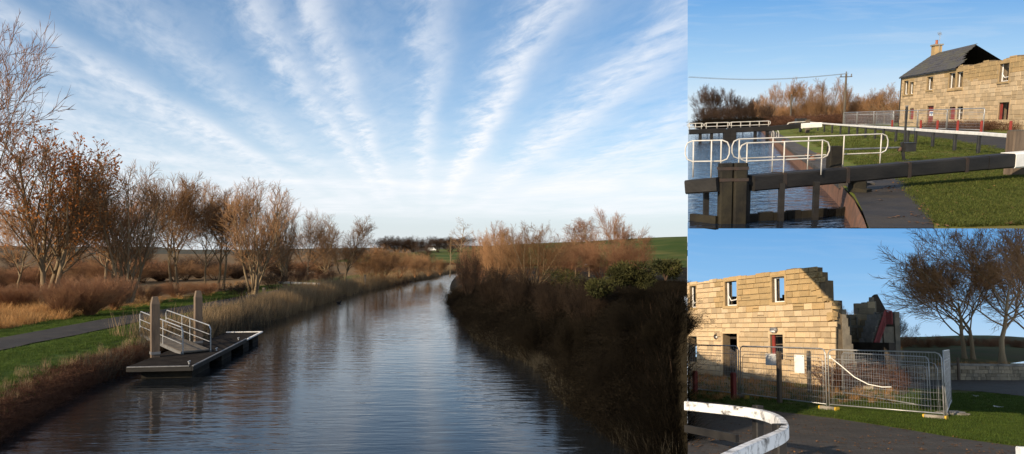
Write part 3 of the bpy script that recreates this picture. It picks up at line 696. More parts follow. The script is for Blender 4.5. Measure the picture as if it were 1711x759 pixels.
fl = ['orange-brown bush right after the rounded tree', 'tall orange-brown bush second after the rounded tree', 'rounded orange-brown bush midway to the bend', 'dense brown bush two before the canal bend', 'dark brown bush next to the canal bend', 'last small bush right at the canal bend', 'thin bare sapling above the far orange bushes']
for (px, br, tr, wp, k), lb in zip(far, fl): T(k, px, br, tr, wp, px * .7, lb, name='bush', cat='bush', group='bushes before the canal bend', twig=M_twig, bark=M_twig, gz=.9)
# wood edge in the field behind, and trees on the far hill
for i in range(16):
    x = -150 + i * 8.5 + rng.uniform(-3, 3); y = 170 + rng.uniform(-15, 40)
    px, _ = MAIN.pix((x, y, 1)); 
    tree(MAIN, ('oak', 'oak2', 'bush', 'young')[i % 4], V((x, y, gz_left(x, min(y, 189)) - .1)), rng.uniform(4, 7), rng.uniform(6, 10), i * 1.7, ORD[i] + ' hedgerow tree from the left, far across the golden field', name='hedgerow_tree', cat='tree', group='hedgerow across the field', twig=M_twigd, bark=M_twigd)
for i in range(26):                            # brown thicket that fills the gaps behind the tree row
    px = -20 + i * 22 + rng.uniform(-6, 6); y = float(np.interp(px, [0, 300, 560], [70, 95, 130])) + rng.uniform(-6, 10); p = MAIN.at(px, 450, y); p.z = gz_left(p.x, y) - .1
    tree(MAIN, ('bush2', 'fuzzy', 'bush')[i % 3], p, rng.uniform(2.2, 3.6), rng.uniform(4.5, 7), i * 1.3, (ORD + ['twenty-sixth'])[i] + ' brown thicket bush from the left behind the tree row', name='thicket_bush', cat='bush', group='thicket behind the left tree row', twig=(M_twigr, M_twig, M_twigd)[(i * 5) % 3], bark=M_twigd)
hill_spots = [(640, 402, 8, 'a'), (662, 398, 12, ''), (676, 400, 10, ''), (690, 404, 9, ''), (716, 399, 9, ''), (731, 400, 9, ''), (752, 400, 8, ''), (765, 398, 9, '')]
hl = ['leftmost dark round tree on the far hill', 'second dark tree from the left on the far hill', 'third dark tree from the left on the far hill', 'fourth dark tree from the left on the far hill', 'dark tree left of the gap above the green field', 'dark tree on the skyline above the green field', 'dark tree right of centre above the green field', 'rightmost dark tree above the far green field']
for (px, row, hgt, _), lb in zip(hill_spots, hl):
    y = 430; p = MAIN.at(px, 417, y); tree(MAIN, ('bush', 'oak2')[px % 2], p - V((0, 0, 1.5)), (417 - row) / F * y + 3, hgt * 2.4, px * 1.1, lb, name='hill_tree', cat='tree', group='trees on the far hill', twig=M_twigd, bark=M_twigd)
# ---- right bank trees and bushes
GR = 'bushes and trees of the right bank'
def TR(k, px, trow, wpx, y, rz, label, gz=1.1, **kw):
    p = MAIN.at(px, 430, y); p.z = gz; H = MAIN.hc + (HZ - trow) / F * y - gz; Wd = wpx / F * y
    kw.setdefault('name', 'bare_tree'); kw.setdefault('cat', 'tree')
    return tree(MAIN, k, p - V((0, 0, .1)), H, Wd, rz, label, group=GR, **kw)
TR('bush', 890, 372, 150, 66, .4, 'big pale-stemmed willow bush fanning out over the dark bank', name='bush', cat='bush', bark=M_bark, gz=.9)
TR('bush2', 835, 380, 110, 70, 1.4, 'brown bush left of the pale willow bush', name='bush', cat='bush', bark=M_twig)
TR('bush', 795, 395, 76, 76, 2.5, 'red-brown bush overhanging the canal edge', name='bush', cat='bush', twig=M_twigr, bark=M_twigr, gz=.6)
TR('bush2', 783, 418, 56, 60, 4.4, 'dark bush nearest the canal edge on the right bank', name='bush', cat='bush', twig=M_twigd, bark=M_twigd, gz=.4)
TR('young', 832, 368, 56, 95, 2.0, 'thin bare sapling behind the brown bush', twig=M_twigr)
TR('sparse', 772, 362, 48, 100, .4, 'tall sparse tree with flat tiers at the canal edge')
TR('sparse', 752, 380, 26, 104, 2.4, 'thin crooked stem left of the tall sparse tree')
TR('birch', 962, 372, 64, 92, 1.0, 'slender reddish birch left of the round oak', twig=M_twigr)
TR('birch', 985, 362, 60, 98, 2.2, 'tallest reddish birch beside the round oak', twig=M_twigr)
TR('oak', 1021, 349, 108, 104, 4.0, 'round-crowned bare oak rising above the right bank', twig=M_twigr)
TR('birch', 1046, 384, 48, 86, 4.2, 'small pale-stemmed birch right of the round oak', twig=M_twigr)
TR('birch', 1072, 392, 44, 92, 5.2, 'rightmost faint birch by the green hillside', twig=M_twigr)
TR('bush2', 950, 404, 90, 80, 3.0, 'reddish thicket between willow bush and birches', name='bush', cat='bush', twig=M_twigr, bark=M_twigr)
TR('bush2', 1005, 400, 100, 82, 4.0, 'reddish thicket in front of the round oak', name='bush', cat='bush', twig=M_twigr, bark=M_twigr)
TR('bush2', 1055, 408, 80, 78, 5.0, 'reddish thicket below the small pale birch', name='bush', cat='bush', twig=M_twigr, bark=M_twigr)
M_twigdd = mat('twig_shaded', (.018, .013, .010), (.042, .029, .020), 2.0, .9, 0, rnd=.3, spec=.05)  # bank shade painted into the twig colour of these bushes
DSH = [(985, 455, 560, 100, 26, 'bush'), (1070, 478, 560, 90, 22.5, 'bush2'), (925, 460, 560, 95, 31, 'bush2'), (1040, 500, 610, 90, 20.5, 'bush'), (870, 446, 560, 95, 38, 'bush'), (960, 520, 620, 90, 23.5, 'bush2'), (1100, 545, 660, 80, 18.6, 'bush'), (1020, 575, 680, 80, 18.6, 'bush2'), (825, 440, 540, 85, 45, 'bush2'), (890, 520, 600, 80, 29, 'bush')]
DL = ['dark leafless bush on the crest left of the lit gorse', 'dark leafless bush on the crest under the lit gorse', 'dark bush in front of the pale willow bush', 'dark bush midway down the right bank', 'dark bush at the left end of the right bank crest', 'low dark bush facing the water below the crest', 'dark bush low at the right edge of the bank', 'dark bush just above the near right reeds', 'farthest dark bush on the right bank crest', 'dark bush leaning to the water above the grey reeds', 'dark bush at the top right of the bank']
for i, ((px, tr, br, wp, y, k), lb) in enumerate(zip(DSH, DL)):
    x = (px - CX) / F * y; g_ = gz_right(x, y); H = MAIN.hc + (HZ - tr) / F * y - g_
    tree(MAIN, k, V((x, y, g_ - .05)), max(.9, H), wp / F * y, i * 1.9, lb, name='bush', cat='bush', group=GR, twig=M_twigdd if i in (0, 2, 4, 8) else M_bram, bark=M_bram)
# gorse and hedge on top of the right bank
def gorse(px, trow, brow, wpx, y, label, seed, n_=2200):
    p = MAIN.at(px, brow, y); H = (brow - trow) / F * y; Wd = wpx / F * y; rg = random.Random(seed)
    t_ = thing('gorse_bush', label, 'bush', MAIN, p, GR); mb = MB(); st = MB()
    for i in range(9):
        a = rg.uniform(0, 6.28); e = V((math.cos(a) * Wd * .3, math.sin(a) * Wd * .3, H * rg.uniform(.5, .8))); st.tube([p, p + e * .5 + V((0, 0, .1)), p + e], [.03, .02, .01], 4, False)
    lobes = [(V((rg.uniform(-.36, .36) * Wd, rg.uniform(-.3, .3) * Wd, rg.uniform(.3, .78) * H)), rg.uniform(.16, .26) * Wd) for _ in range(13)]
    for i in range(n_):
        c, r_ = rg.choice(lobes); d = V((rg.gauss(0, 1), rg.gauss(0, 1), rg.gauss(0, 1))).normalized(); q = p + c + V((d.x, d.y, d.z * .8)) * r_ * rg.uniform(.55, 1.05)
        if q.z < p.z - .2: continue
        a = (d + V((rg.gauss(0, .5), rg.gauss(0, .5), rg.gauss(.4, .5)))).normalized() * rg.uniform(.06, .15); s_ = a.cross(V((rg.gauss(0, 1), rg.gauss(0, 1), rg.gauss(0, 1)))).normalized() * .016
        mb.add([q - s_, q + s_, q + a], [(0, 1, 2)]); 
    st.part('stems', M_twigd, t_); cr = mb.part('foliage', M_gorse, t_); cr['kind'] = 'stuff'
gorse(1052, 442, 480, 76, 23.5, 'yellow-green gorse bush catching the light on the dark bank', 1, 5200)
gorse(1000, 468, 500, 60, 25, 'smaller dark gorse bush below the lit one', 2, 2600)
gorse(1112, 436, 468, 56, 22.6, 'gorse bush at the right edge of the dark bank', 3, 3200)
gorse(940, 452, 480, 70, 40, 'low gorse clump in front of the reddish thicket', 4, 2600)
for i, (px, row) in enumerate([(1090, 410), (1105, 409), (1118, 405), (1130, 403), (1142, 404)]):
    y = 420; p = MAIN.at(px, 416, y); tree(MAIN, 'bush', p - V((0, 0, 2)), (416 - row) / F * y + 2.5, 8, i * 1.3, ['leftmost', 'second', 'middle', 'fourth', 'rightmost'][i] + ' tiny hedge tree on the skyline of the right green hill', name='hill_tree', cat='tree', group='hedge on the right hill', twig=M_twigd, bark=M_twigd)

# ---- ground cover
rg = random.Random(77); pts = {k: [] for k in ('grass', 'dead', 'deadg', 'reed', 'reedg', 'straw', 'reed2')}
for i in range(60000):
    y = 18 + 62 * rg.random() ** 1.7; d = rg.uniform(.3, 9.5); x = xl(y) - d
    if d < 1.6 and rg.random() < .6: continue
    if on_path(x, y): continue
    px, py = MAIN.pix((x, y, 1))
    if px < -30 or py > 790: continue
    if len(pts['grass']) < 17000: pts['grass'].append((x, y, prof(d, y) - .01, rg.uniform(0, 6.28), rg.uniform(.6, 1.25) * (1.0 if d > 1.2 else 1.5)))
for i in range(2600):                          # near bank: brown tangle hanging over the water
    y = rg.uniform(15, 31.5); d = rg.triangular(-.25, .85, .2); x = xl(y) - d; s_ = rg.uniform(.4, .8)
    pts['dead' if rg.random() < .55 else 'deadg'].append((x, y, prof(d, y) - .08, rg.uniform(0, 6.28), s_))
for i in range(110):
    y = rg.uniform(24.5, 32); d = rg.triangular(-.3, .7, .05); pts['reedg'].append((xl(y) - d, y, max(-.1, prof(d, y) - .1), rg.uniform(0, 6.28), rg.uniform(.45, .9)))
for i in range(160):
    y = rg.uniform(16, 31); d = rg.triangular(.1, 1.2, .6); pts['reed'].append((xl(y) - d, y, prof(d, y) - .05, rg.uniform(0, 6.28), rg.uniform(.2, .42)))
for i in range(1500):                          # reeds beyond the pontoon
    y = 31 + 40 * rg.random() ** 1.4; d = rg.triangular(-.5, 2.2, .3); x = xl(y) - d
    if y < 40 and d > .7 and rg.random() < .7: continue
    pts['reedg' if (rg.random() < .6 and y < 50) else 'reed'].append((x, y, max(-.15, prof(d, y) - .12), rg.uniform(0, 6.28), rg.uniform(.65, 1.25)))
for i in range(1900):
    y = 58 + 122 * rg.random(); d = rg.triangular(-.5, 2.6, .3); x = xl(y) - d
    pts['reed2'].append((x, y, max(-.1, prof(d, y) - .1), rg.uniform(0, 6.28), rg.uniform(.75, 1.35)))
for i in range(1100):                          # golden grass past the towpath
    px = rg.uniform(-60, 120) if rg.random() < .5 else rg.uniform(100, 420); row = rg.uniform(512, 560) - max(0, px) * .10
    p = MAIN.gp(px, row, .95)
    if on_path(p.x, p.y, 2.6) : continue
    d = xl(p.y) - p.x
    if d < 8: continue
    pts['straw'].append((p.x, p.y, prof(d, p.y) - .05, rg.uniform(0, 6.28), rg.uniform(.5, 1.25) * (1 if px < 110 else .6)))
scatter('grass', S_grass, pts['grass'], MAIN, 'short green grass on the left bank beside the towpath', 'grass')
scatter('dead_bracken', S_dead, pts['dead'], MAIN, 'reddish-brown dead bracken hanging over the near left bank', 'bracken')
scatter('dead_grass', S_deadg, pts['deadg'], MAIN, 'limp brown dead grass on the near left bank edge', 'grass')
scatter('reeds', S_reedg, pts['reedg'], MAIN, 'grey-brown reeds fringing the left bank beyond the pontoon', 'reeds')
scatter('reeds', S_reed, pts['reed'], MAIN, 'straw-coloured reeds mixed in along the left water edge', 'reeds')
scatter('reeds', S_reed, pts['reed2'], MAIN, 'sunlit golden reeds along the far left water edge', 'reeds')
scatter('golden_grass', S_straw, pts['straw'], MAIN, 'tall golden dead grass on the far side of the towpath', 'grass')
pb, pg, pr = [], [], []
for i in range(30000):
    y = 13 + 60 * rg.random() ** 1.6; x0 = xr(y); x1 = CONE * y - .16
    if x1 < x0: continue
    x = x0 - .1 + (x1 - x0) * rg.random(); d = x - x0
    if d > 7 and y < 56: continue
    if len(pb) < 6200:
        if rg.random() < .62: pb.append((x, y, gz_right(x, y) - .1, rg.uniform(0, 6.28), rg.uniform(.5, 1.0) * (1.35 if y > 30 else .95 if x < CONE * y - 1.2 else .45)))
        else: pg.append((x, y, gz_right(x, y) - .05, rg.uniform(0, 6.28), rg.uniform(.6, 1.1)))
for i in range(1500):
    y = 13.5 + 26 * rg.random() ** .8; x = xr(y) + rg.uniform(-.4, .55)
    if x > CONE * y - .35: continue
    if not (y < 17.5 or 20.5 < y < 40): continue
    pr.append((x, y, -.12, rg.uniform(0, 6.28), rg.uniform(.4, .85)))
pd = []
for i in range(420):
    y = 14 + 30 * rg.random() ** 1.3; x0 = xr(y); x1 = CONE * y - .5
    if x1 < x0 + .3: continue
    x = x0 + (x1 - x0) * rg.random()
    if x - x0 > 5: continue
    pd.append((x, y, gz_right(x, y) + .05, rg.uniform(0, 6.28), rg.uniform(.5, .95)))
scatter('dead_stems', S_deads, pd, MAIN, 'thin grey dead stems standing among the right bank brambles', 'stems')
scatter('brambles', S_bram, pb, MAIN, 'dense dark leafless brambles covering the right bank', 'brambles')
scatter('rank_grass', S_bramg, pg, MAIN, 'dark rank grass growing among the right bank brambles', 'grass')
scatter('reeds', S_reedg, pr, MAIN, 'pale grey reeds at the foot of the dark right bank', 'reeds')

# ================================================================== SHARED BUILDING PIECES
def stone_meshes(tagname, m_, n_=6, seed=1):
    res = []; rg = random.Random(seed)
    for i in range(n_):
        j = lambda: rg.uniform(-.02, .02)
        mb = MB(); vs = []
        for y, k in ((0, .5), (.72, .5), (1.0, .46)):
            for sx_, sz_ in ((-1, -1), (1, -1), (1, 1), (-1, 1)): vs.append((sx_ * k + (j() if k < .5 else 0), y + (rg.uniform(-.12, .1) if k < .5 else 0), sz_ * k + (j() if k < .5 else 0)))
        mb.add(vs, [(0, 1, 5, 4), (1, 2, 6, 5), (2, 3, 7, 6), (3, 0, 4, 7), (4, 5, 9, 8), (5, 6, 10, 9), (6, 7, 11, 10), (7, 4, 8, 11), (8, 9, 10, 11)])
        res.append(mb.mesh(tagname, m_))
    return res
ST_main = stone_meshes('stone', M_stone); ST_moss = stone_meshes('stone', M_stones, 6, 2); ST_rub = stone_meshes('stone', M_stoneg, 6, 3)
class Wall:
    """vertical wall plane: s along it, z up, n towards the viewer"""
    def __init__(s, place, p0, p1):
        s.pl = place; s.o = V(p0); e = V(p1) - V(p0); e.z = 0; s.L = e.length; s.e = e / s.L; s.n = V((s.e.y, -s.e.x, 0))
    def P(s, a, z, off=0.0): return s.o + s.e * a + s.n * off + V((0, 0, z - s.o.z))
    def px(s, px, py, off=0.0):                # pixel -> (s, z) on the plane off metres in front of the wall
        r_ = s.pl.ray(px, py); c = V((0, 0, s.pl.hc)); q = s.o + s.n * off; t = (q - c).dot(s.n) / r_.dot(s.n); h = c + r_ * t - s.o
        return h.dot(s.e), c.z + r_.z * t
    def box(s, mb, a0, a1, z0, z1, f0, f1): mb.box(s.P((a0 + a1) / 2, (z0 + z1) / 2, (f0 + f1) / 2), (a1 - a0, abs(f1 - f0), z1 - z0), (s.e, s.n, V((0, 0, 1))))
    def rot(s): return Matrix((s.e, s.n, V((0, 0, 1)))).transposed().to_4x4()
def core(mb, W_, cols, openings, z0, thick, front=0.0):
    """cols: (s0, s1, top); openings cut out; a solid wall body behind the stones"""
    for a0, a1, top in cols:
        br = sorted({a0, a1} | {x for o in openings for x in o[:2] if a0 < x < a1})
        for b0, b1 in zip(br, br[1:]):
            mid = (b0 + b1) / 2; cut = sorted([(max(z0, o[2]), min(top, o[3])) for o in openings if o[0] <= mid <= o[1] and o[3] > z0 and o[2] < top]); z = z0
            for c0, c1 in cut:
                if c0 > z + 1e-4: W_.box(mb, b0, b1, z, c0, front - thick, front)
                z = max(z, c1)
            if top > z + 1e-4: W_.box(mb, b0, b1, z, top, front - thick, front)
def ashlar(W_, parent, openings, z0, topf, s0f, s1f, hlo, hhi, llo, lhi, seed, meshes, proud=.03, limit=300, topmesh=None, topz=99, gap=.012):
    """stones laid in courses; the nearest (largest s) are single objects, any rest joined"""
    rg = random.Random(seed); z = z0; base = BASE[parent]; rot = W_.rot(); L = []
    while True:
        h = rg.uniform(hlo, hhi); s0, s1 = s0f(z + h / 2), s1f(z + h / 2)
        if s1 - s0 < .15 and z > z0 + 1: break
        a = s0 ; stop = True; first = True
        while a < s1 - .02:
            ln = rg.uniform(llo, lhi) * (rg.uniform(.4, 1) if first else 1); first = False; b_ = min(a + ln, s1)
            if s1 - b_ < llo * .5: b_ = s1
            segs = [(a, b_)]
            for o in openings:
                if z + h * .5 > o[2] and z + h * .5 < o[3]:
                    ns_ = []
                    for p, q in segs:
                        if o[1] <= p or o[0] >= q: ns_.append((p, q))
                        else:
                            if o[0] - p > .08: ns_.append((p, o[0]))
                            if q - o[1] > .08: ns_.append((o[1], q))
                    segs = ns_
            for p, q in segs:
                tp = topf((p + q) / 2)
                if z > tp - .1: continue
                stop = False; hh = min(h, tp - z)
                if q - p > .5 and hh > .27 and rg.random() < .10:      # two thin stones instead of one
                    k = rg.uniform(.4, .6); L.append((p, q, z, hh * k)); L.append((p, q, z + hh * k, hh * (1 - k)))
                else: L.append((p, q, z, hh))
            a = b_
        z += h
        if stop and z > z0 + 1: break
    L.sort(key=lambda t: -t[0]); rest = [MB() for _ in range(5)]
    for i, (p, q, z, hh) in enumerate(L):
        ms = topmesh if (topmesh and z > topz + rg.uniform(-.25, .25)) else meshes
        Mx = Matrix.Translation(W_.P((p + q) / 2, z + hh / 2, -.02) - base) @ rot @ Matrix.Diagonal((q - p - gap, proud * rg.uniform(.85, 1.35) + .02, hh - gap, 1))
        me = rg.choice(ms)
        if i < limit:
            o_ = link(bpy.data.objects.new('stone', me), parent); o_.matrix_local = Mx
        else: rest[i % 5].add([Mx @ v_.co + base for v_ in me.vertices], [tuple(f.vertices) for f in me.polygons])
    for r_ in rest:
        if r_.v: r_.part('stonework', meshes[0].materials[0], parent)['kind'] = 'stuff'
    return len(L)
def tube_fence(place, a, b_, h, label, group, m_=None, wires=True, ncol=34, nrow=9, name='security_fence', rr=.022, lean=0.0, midrail=True):
    """welded mesh security panel with a round-cornered tube frame between two ground points"""
    m_ = m_ or M_galv; a, b_ = V(a), V(b_); e = (b_ - a).normalized(); L = (b_ - a).length; zz = (V((0, 0, 1)) + V((e.y, -e.x, 0)) * lean).normalized()
    t_ = thing(name, label, 'fence', place, (a + b_) / 2, group)
    mb = MB(); c = .16; P_ = lambda s_, z: a + e * s_ + zz * z
    mb.tube([P_(0, .0), P_(0, h - c), P_(c * .3, h - c * .3), P_(c, h), P_(L - c, h), P_(L - c * .3, h - c * .3), P_(L, h - c), P_(L, 0)], rr, 6); mb.part('frame', m_, t_, True)
    mb = MB(); mb.tube([P_(0, .14), P_(L, .14)], rr * .9, 6); mb.part('bottom_rail', m_, t_, True)
    if midrail:
        mb = MB(); hi = h - .30; mb.tube([P_(.12, .14), P_(.12, hi - c), P_(.12 + c * .3, hi - c * .3), P_(.12 + c, hi), P_(L - c - .12, hi), P_(L - .12 - c * .3, hi - c * .3), P_(L - .12, hi - c), P_(L - .12, .14)], rr * .45, 4); mb.part('inner_loop', m_, t_, True)
    if wires:
        mb = MB()
        for i in range(1, ncol): q = L * i / ncol; mb.tube([P_(q, .14), P_(q, h)], rr * .14, 3, False)
        for i in range(1, nrow): q = .14 + (h - .14) * i / nrow; mb.tube([P_(0, q), P_(L, q)], rr * .14, 3, False)
        o = mb.part('wire_mesh', M_galv, t_); o['kind'] = 'stuff'
    return t_
def sky_mat(name, stops, wisps=.25):
    m_ = bpy.data.materials.new(name); m_.use_nodes = True; m_.node_tree.nodes.clear(); n = NT(m_.node_tree)
    t = n.n('ShaderNodeTexCoord'); sp = n.n('ShaderNodeSeparateXYZ'); n.l(t.outputs['Generated'], sp.inputs[0])
    c = n.ramp(sp.outputs[2], stops)
    w_ = n.ramp(n.noise(n.mapping(t.outputs['Generated'], scale=(3, 1, 14), rot=(0, R(6), 0)), 1.0, 6, .6, .6), [(.5, 0), (.8, 1)])
    c = n.mix(n.math('MULTIPLY', w_, wisps), c, (.74, .80, .86))
    em = n.n('ShaderNodeEmission'); n.l(c, em.inputs[0]); em.inputs[1].default_value = SKYB
    ou = n.n('ShaderNodeOutputMaterial'); n.l(em.outputs[0], ou.inputs[0]); return m_
SKYB = .78
EDGE_X, EDGE_Y = 1149.0, 380.0                 # where the two right-hand places end
# ================================================================== THE LOCK
P = LOCK
def strip(place, mb, rows_px, h):              # sheet from rows of pixels lying on height h
    mb.sheet([[place.gp(a, b_, h) for a, b_ in r_] for r_ in rows_px])
D = 170.0
mb = MB(); tl = [P.at(EDGE_X, -30, D), P.at(1760, -30, D)]; bl = [P.at(EDGE_X, 216, D), P.at(1760, 216, D)]
mb.add([bl[0], bl[1], tl[1], tl[0]], [(0, 1, 2, 3)])
structure(mb, 'sky', sky_mat('lock_sky', [(.08, (.74, .85, .92)), (.25, (.64, .79, .91)), (.46, (.40, .64, .89)), (1, (.12, .36, .75))]), P)
# ground sheet: everything right of the lock chamber
M_grassl = mat('lock_grass', (.075, .115, .018), (.13, .15, .03), 1.6, .92, .7, 9, c3=(.15, .115, .045), s3=.45, spec=.1)
xw = lambda row: float(np.interp(row, [197, 215, 222, 250, 290, 320, 350, 382], [1262, 1281, 1290, 1326, 1384, 1420, 1440, 1452]))     # chamber's right wall top edge
frow = lambda px, rw: rw + max(0, (rw - 300) / 83.0) * (P.er(px, EDGE_Y + 2) - 383)   # the sheets end together at the front
rowsL = [188.6, 190, 193, 197, 203, 210, 218, 228, 240, 255, 272, 290, 310, 330, 355, 383]
mb = MB()
for i, rw in enumerate(rowsL): pass
strip(P, mb, [[(xw(max(rw, 197)) + (1800 - xw(max(rw, 197))) * q, frow(xw(max(rw, 197)) + (1800 - xw(max(rw, 197))) * q, rw)) for q in np.linspace(0, 1, 9)] for rw in rowsL], 0)
structure(mb, 'ground', M_grassl, P)
mb = MB(); strip(P, mb, [[(EDGE_X + .5, rw), (1200, rw), (1262, rw)] for rw in (188.6, 191, 194, 196.5)], 0); structure(mb, 'ground', M_grassl, P)
M_waterl = water_mat('lock_water', (.006, .012, .024), .8, 2.2, 1.0, .13)
mb = MB(); wz = -.45
rowsW = [196, 198, 202, 208, 216, 228, 245, 270, 300, 335, 383]
strip(P, mb, [[(q, frow(q, rw)) for q in (EDGE_X + .5, 1200, xw(rw) + 10)] for rw in rowsW], wz); structure(mb, 'lock_water', M_waterl, P)
def zlow2(q):                                  # lowest height that stays on the slab at this ground point
    px, py = P.pix(q); return min(-.001, P.at(px, P.er(px, EDGE_Y), q.y).z)
# chamber wall on the right: brown face to the water, wet coping stones on top
ct = thing('lock_wall', 'brown stone lock side wall with wet dark coping along the basin', 'wall', P, P.gp(1330, 250, 0))
edge = [P.gp(xw(rw), rw, 0) for rw in (197, 203, 210, 218, 228, 240, 255, 272, 290, 310, 335, 365, P.er(1452, EDGE_Y + 1))]
mb = MB(); mb.sheet([[q + V((-.03, 0, 0)) for q in edge], [q + V((-.10, 0, max(-.9, zlow2(q)))) for q in edge]]); mb.part('face', M_rust, ct)
rg = random.Random(4)
cum = [0]
for a, b_ in zip(edge, edge[1:]): cum.append(cum[-1] + (b_ - a).length)
def along(s_):
    i = max(0, min(len(edge) - 2, int(np.searchsorted(cum, s_) - 1))); t_ = (s_ - cum[i]) / (cum[i + 1] - cum[i]); return edge[i].lerp(edge[i + 1], t_), (edge[i + 1] - edge[i]).normalized()
s_ = 0
while s_ < cum[9] - .2:
    ln = rg.uniform(.9, 1.4) if s_ > cum[-1] - 45 else 3.0; q, d = along(s_ + ln / 2); nrm = V((-d.y, d.x, 0)); nrm = nrm if nrm.x > 0 else -nrm
    mb = MB(); mb.box(q + nrm * .30 + V((0, 0, .0 + rg.uniform(-.008, .008))), (ln - .02, .75, .12), (d, nrm, V((0, 0, 1)))); mb.part('coping_stone', M_coping, ct); s_ += ln
# paved apron in front, towpath past the cottage
mb = MB(); strip(P, mb, [[(q, P.er(q, EDGE_Y + 1)) for q in (1452, 1500, 1560)], [(1440, 350), (1490, 350), (1556, 352)], [(1428, 325), (1480, 322), (1545, 326)], [(1410, 306), (1462, 304), (1525, 308)], [(1400, 296), (1450, 297), (1500, 300)]], .02)
structure(mb, 'paved_apron', mat('wet_paving', (.020, .018, .017), (.040, .034, .029), 1.3, .7, .5, 6, c3=(.045, .035, .022), s3=.7, spec=.25), P)
mb = MB(); strip(P, mb, [[(1330, 199.5), (1345, 198.4)], [(1400, 209), (1420, 206)], [(1470, 219), (1490, 213)], [(1540, 231), (1570, 219.5)], [(1620, 247), (1650, 227)], [(1690, 262), (1711, 236)], [(1780, 282), (1800, 250)]], .015); structure(mb, 'towpath', M_asph, P)
# ---- cottage
WL = Wall(P, P.gp(1501, 213, 0), P.gp(1711, 226.7, 0)); WL.L += 6
ctg = thing('cottage', 'burnt-out two-storey sandstone cottage with half its slate roof collapsed', 'house', P, WL.P(8, 0))
def rect(W_, x0, x1, y0, y1, off=0): (a0, z1), (a1, z1b), (a2, z0) = W_.px(x0, y0, off), W_.px(x1, y0, off), W_.px((x0 + x1) / 2, y1, off); return (a0, a1, z0, (z1 + z1b) / 2)
eave = 5.05
OPU = {k: rect(WL, *v_) for k, v_ in dict(u1=(1511.5, 1518.8, 138, 160.5), u2=(1520.8, 1527.5, 138, 160), u3=(1550.5, 1560, 132.5, 154), u4=(1587, 1597.5, 127, 154), u5=(1600, 1610.5, 125.5, 153), u6=(1671.5, 1688, 114, 144),
    l1=(1512, 1518.5, 182, 204.5), l2=(1520.5, 1528, 182, 204.5), door=(1550, 1561, 181, 216.5), l3=(1587, 1597.5, 181, 208), l4=(1600, 1610.5, 181, 208), l5=(1670, 1687.5, 179, 212)).items()}
OPU['door'] = OPU['door'][:2] + (0.0,) + OPU['door'][3:]
def topU(a): return eave + .12 * math.sin(a * 1.3) * (a > 15.5) + (0.15 if a > 15.5 else 0)
mb = MB(); br = [0, 15.2] + list(np.arange(16, WL.L, 1.0)) + [WL.L]
core(mb, WL, [(a, b_, topU((a + b_) / 2) - .03) for a, b_ in zip(br, br[1:])], list(OPU.values()), -.2, .55); mb.part('wall', M_mortar, ctg)
n1 = ashlar(WL, ctg, list(OPU.values()), 0, topU, lambda z: 0.02, lambda z: min(WL.L, 28.5), .27, .40, .5, 1.3, 9, ST_main, .03, 300, ST_moss, 3.9)
mb = MB()
for a0, a1 in ((-.0, .55), (27.9, WL.L)): pass
gd_ = 6.2
WLb = lambda mb, a0, a1, z0, z1, f0, f1: WL.box(mb, a0, a1, z0, z1, f0, f1)
mb = MB(); mb.prism([WL.P(.002, -.2, -.56), WL.P(.002, eave - .05, -.56), WL.P(.002, eave + 2.15, -gd_ / 2), WL.P(.002, eave - .05, -gd_), WL.P(.002, -.2, -gd_)], WL.e * .5); mb.part('gable', M_mortar, ctg)
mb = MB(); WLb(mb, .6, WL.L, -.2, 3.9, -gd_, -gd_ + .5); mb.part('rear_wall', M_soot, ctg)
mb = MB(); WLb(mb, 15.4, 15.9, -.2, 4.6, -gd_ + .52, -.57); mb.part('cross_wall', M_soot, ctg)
mb = MB(); WLb(mb, .6, 15.3, 2.5, 2.6, -gd_ + .52, -.57); mb.part('upper_floor', M_char, ctg)
mb = MB(); WLb(mb, 21.5, 22.0, -.2, 5.2, -gd_ + .52, -.57); mb.part('cross_wall', M_soot, ctg)
mb = MB(); WLb(mb, 16.0, 21.4, 2.5, 2.6, -gd_ + .52, -.57); mb.part('upper_floor', M_char, ctg)
# roof: slates in rows, the right end burnt through
nr = 9
rz0, rz1 = eave + .02, eave + 2.35
def rp(a, q, lift=0.0): return WL.P(a, rz0 + (rz1 - rz0) * q + lift, .18 - (gd_ / 2 + .18) * q)
rg = random.Random(8); rend = lambda q: float(np.interp(q, [0, .2, .35, .55, .75, 1], [15.0, 14.6, 12.6, 11.4, 10.9, 10.3]))
rf = None
mb = MB(); mb.add([rp(-.15, 0, -.05), rp(rend(0) - .2, 0, -.05), rp(rend(.35) - .2, .35, -.05), rp(rend(.6) - .2, .6, -.05), rp(rend(1) - .2, 1, -.05), rp(-.15, 1, -.05)], [(0, 1, 2, 3, 4, 5)])
mb.add([rp(-.15, 1, -.05), rp(10.2, 1, -.05), WL.P(10.6, rz0, -gd_ - .1), WL.P(-.15, rz0, -gd_ - .1)], [(0, 1, 2, 3)]); rf = mb.part('roof', M_char, ctg)
for i in range(nr):
    q0, q1 = i / nr, (i + 1.25) / nr; a = -.2
    while a < rend(q0):
        ln = rg.uniform(.8, 1.3); b_ = min(a + ln, rend(q0) + rg.uniform(-.2, .1))
        if b_ - a < .15: break
        sag = -.5 * max(0, (a - 9) / 6) ** 2 * (q0 if q0 < .5 else 1 - q0 * .4)
        mb = MB(); nn = V((0, 0, .03)); p4 = [rp(a, q0, .035 + sag), rp(b_ - .02, q0, .035 + sag + rg.uniform(-.02, .02)), rp(b_ - .02, min(1, q1), .005 + sag), rp(a, min(1, q1), .005 + sag)]
        mb.prism(p4, V((0, 0, .025))); mb.part('slate_row', M_slate, rf); a = b_
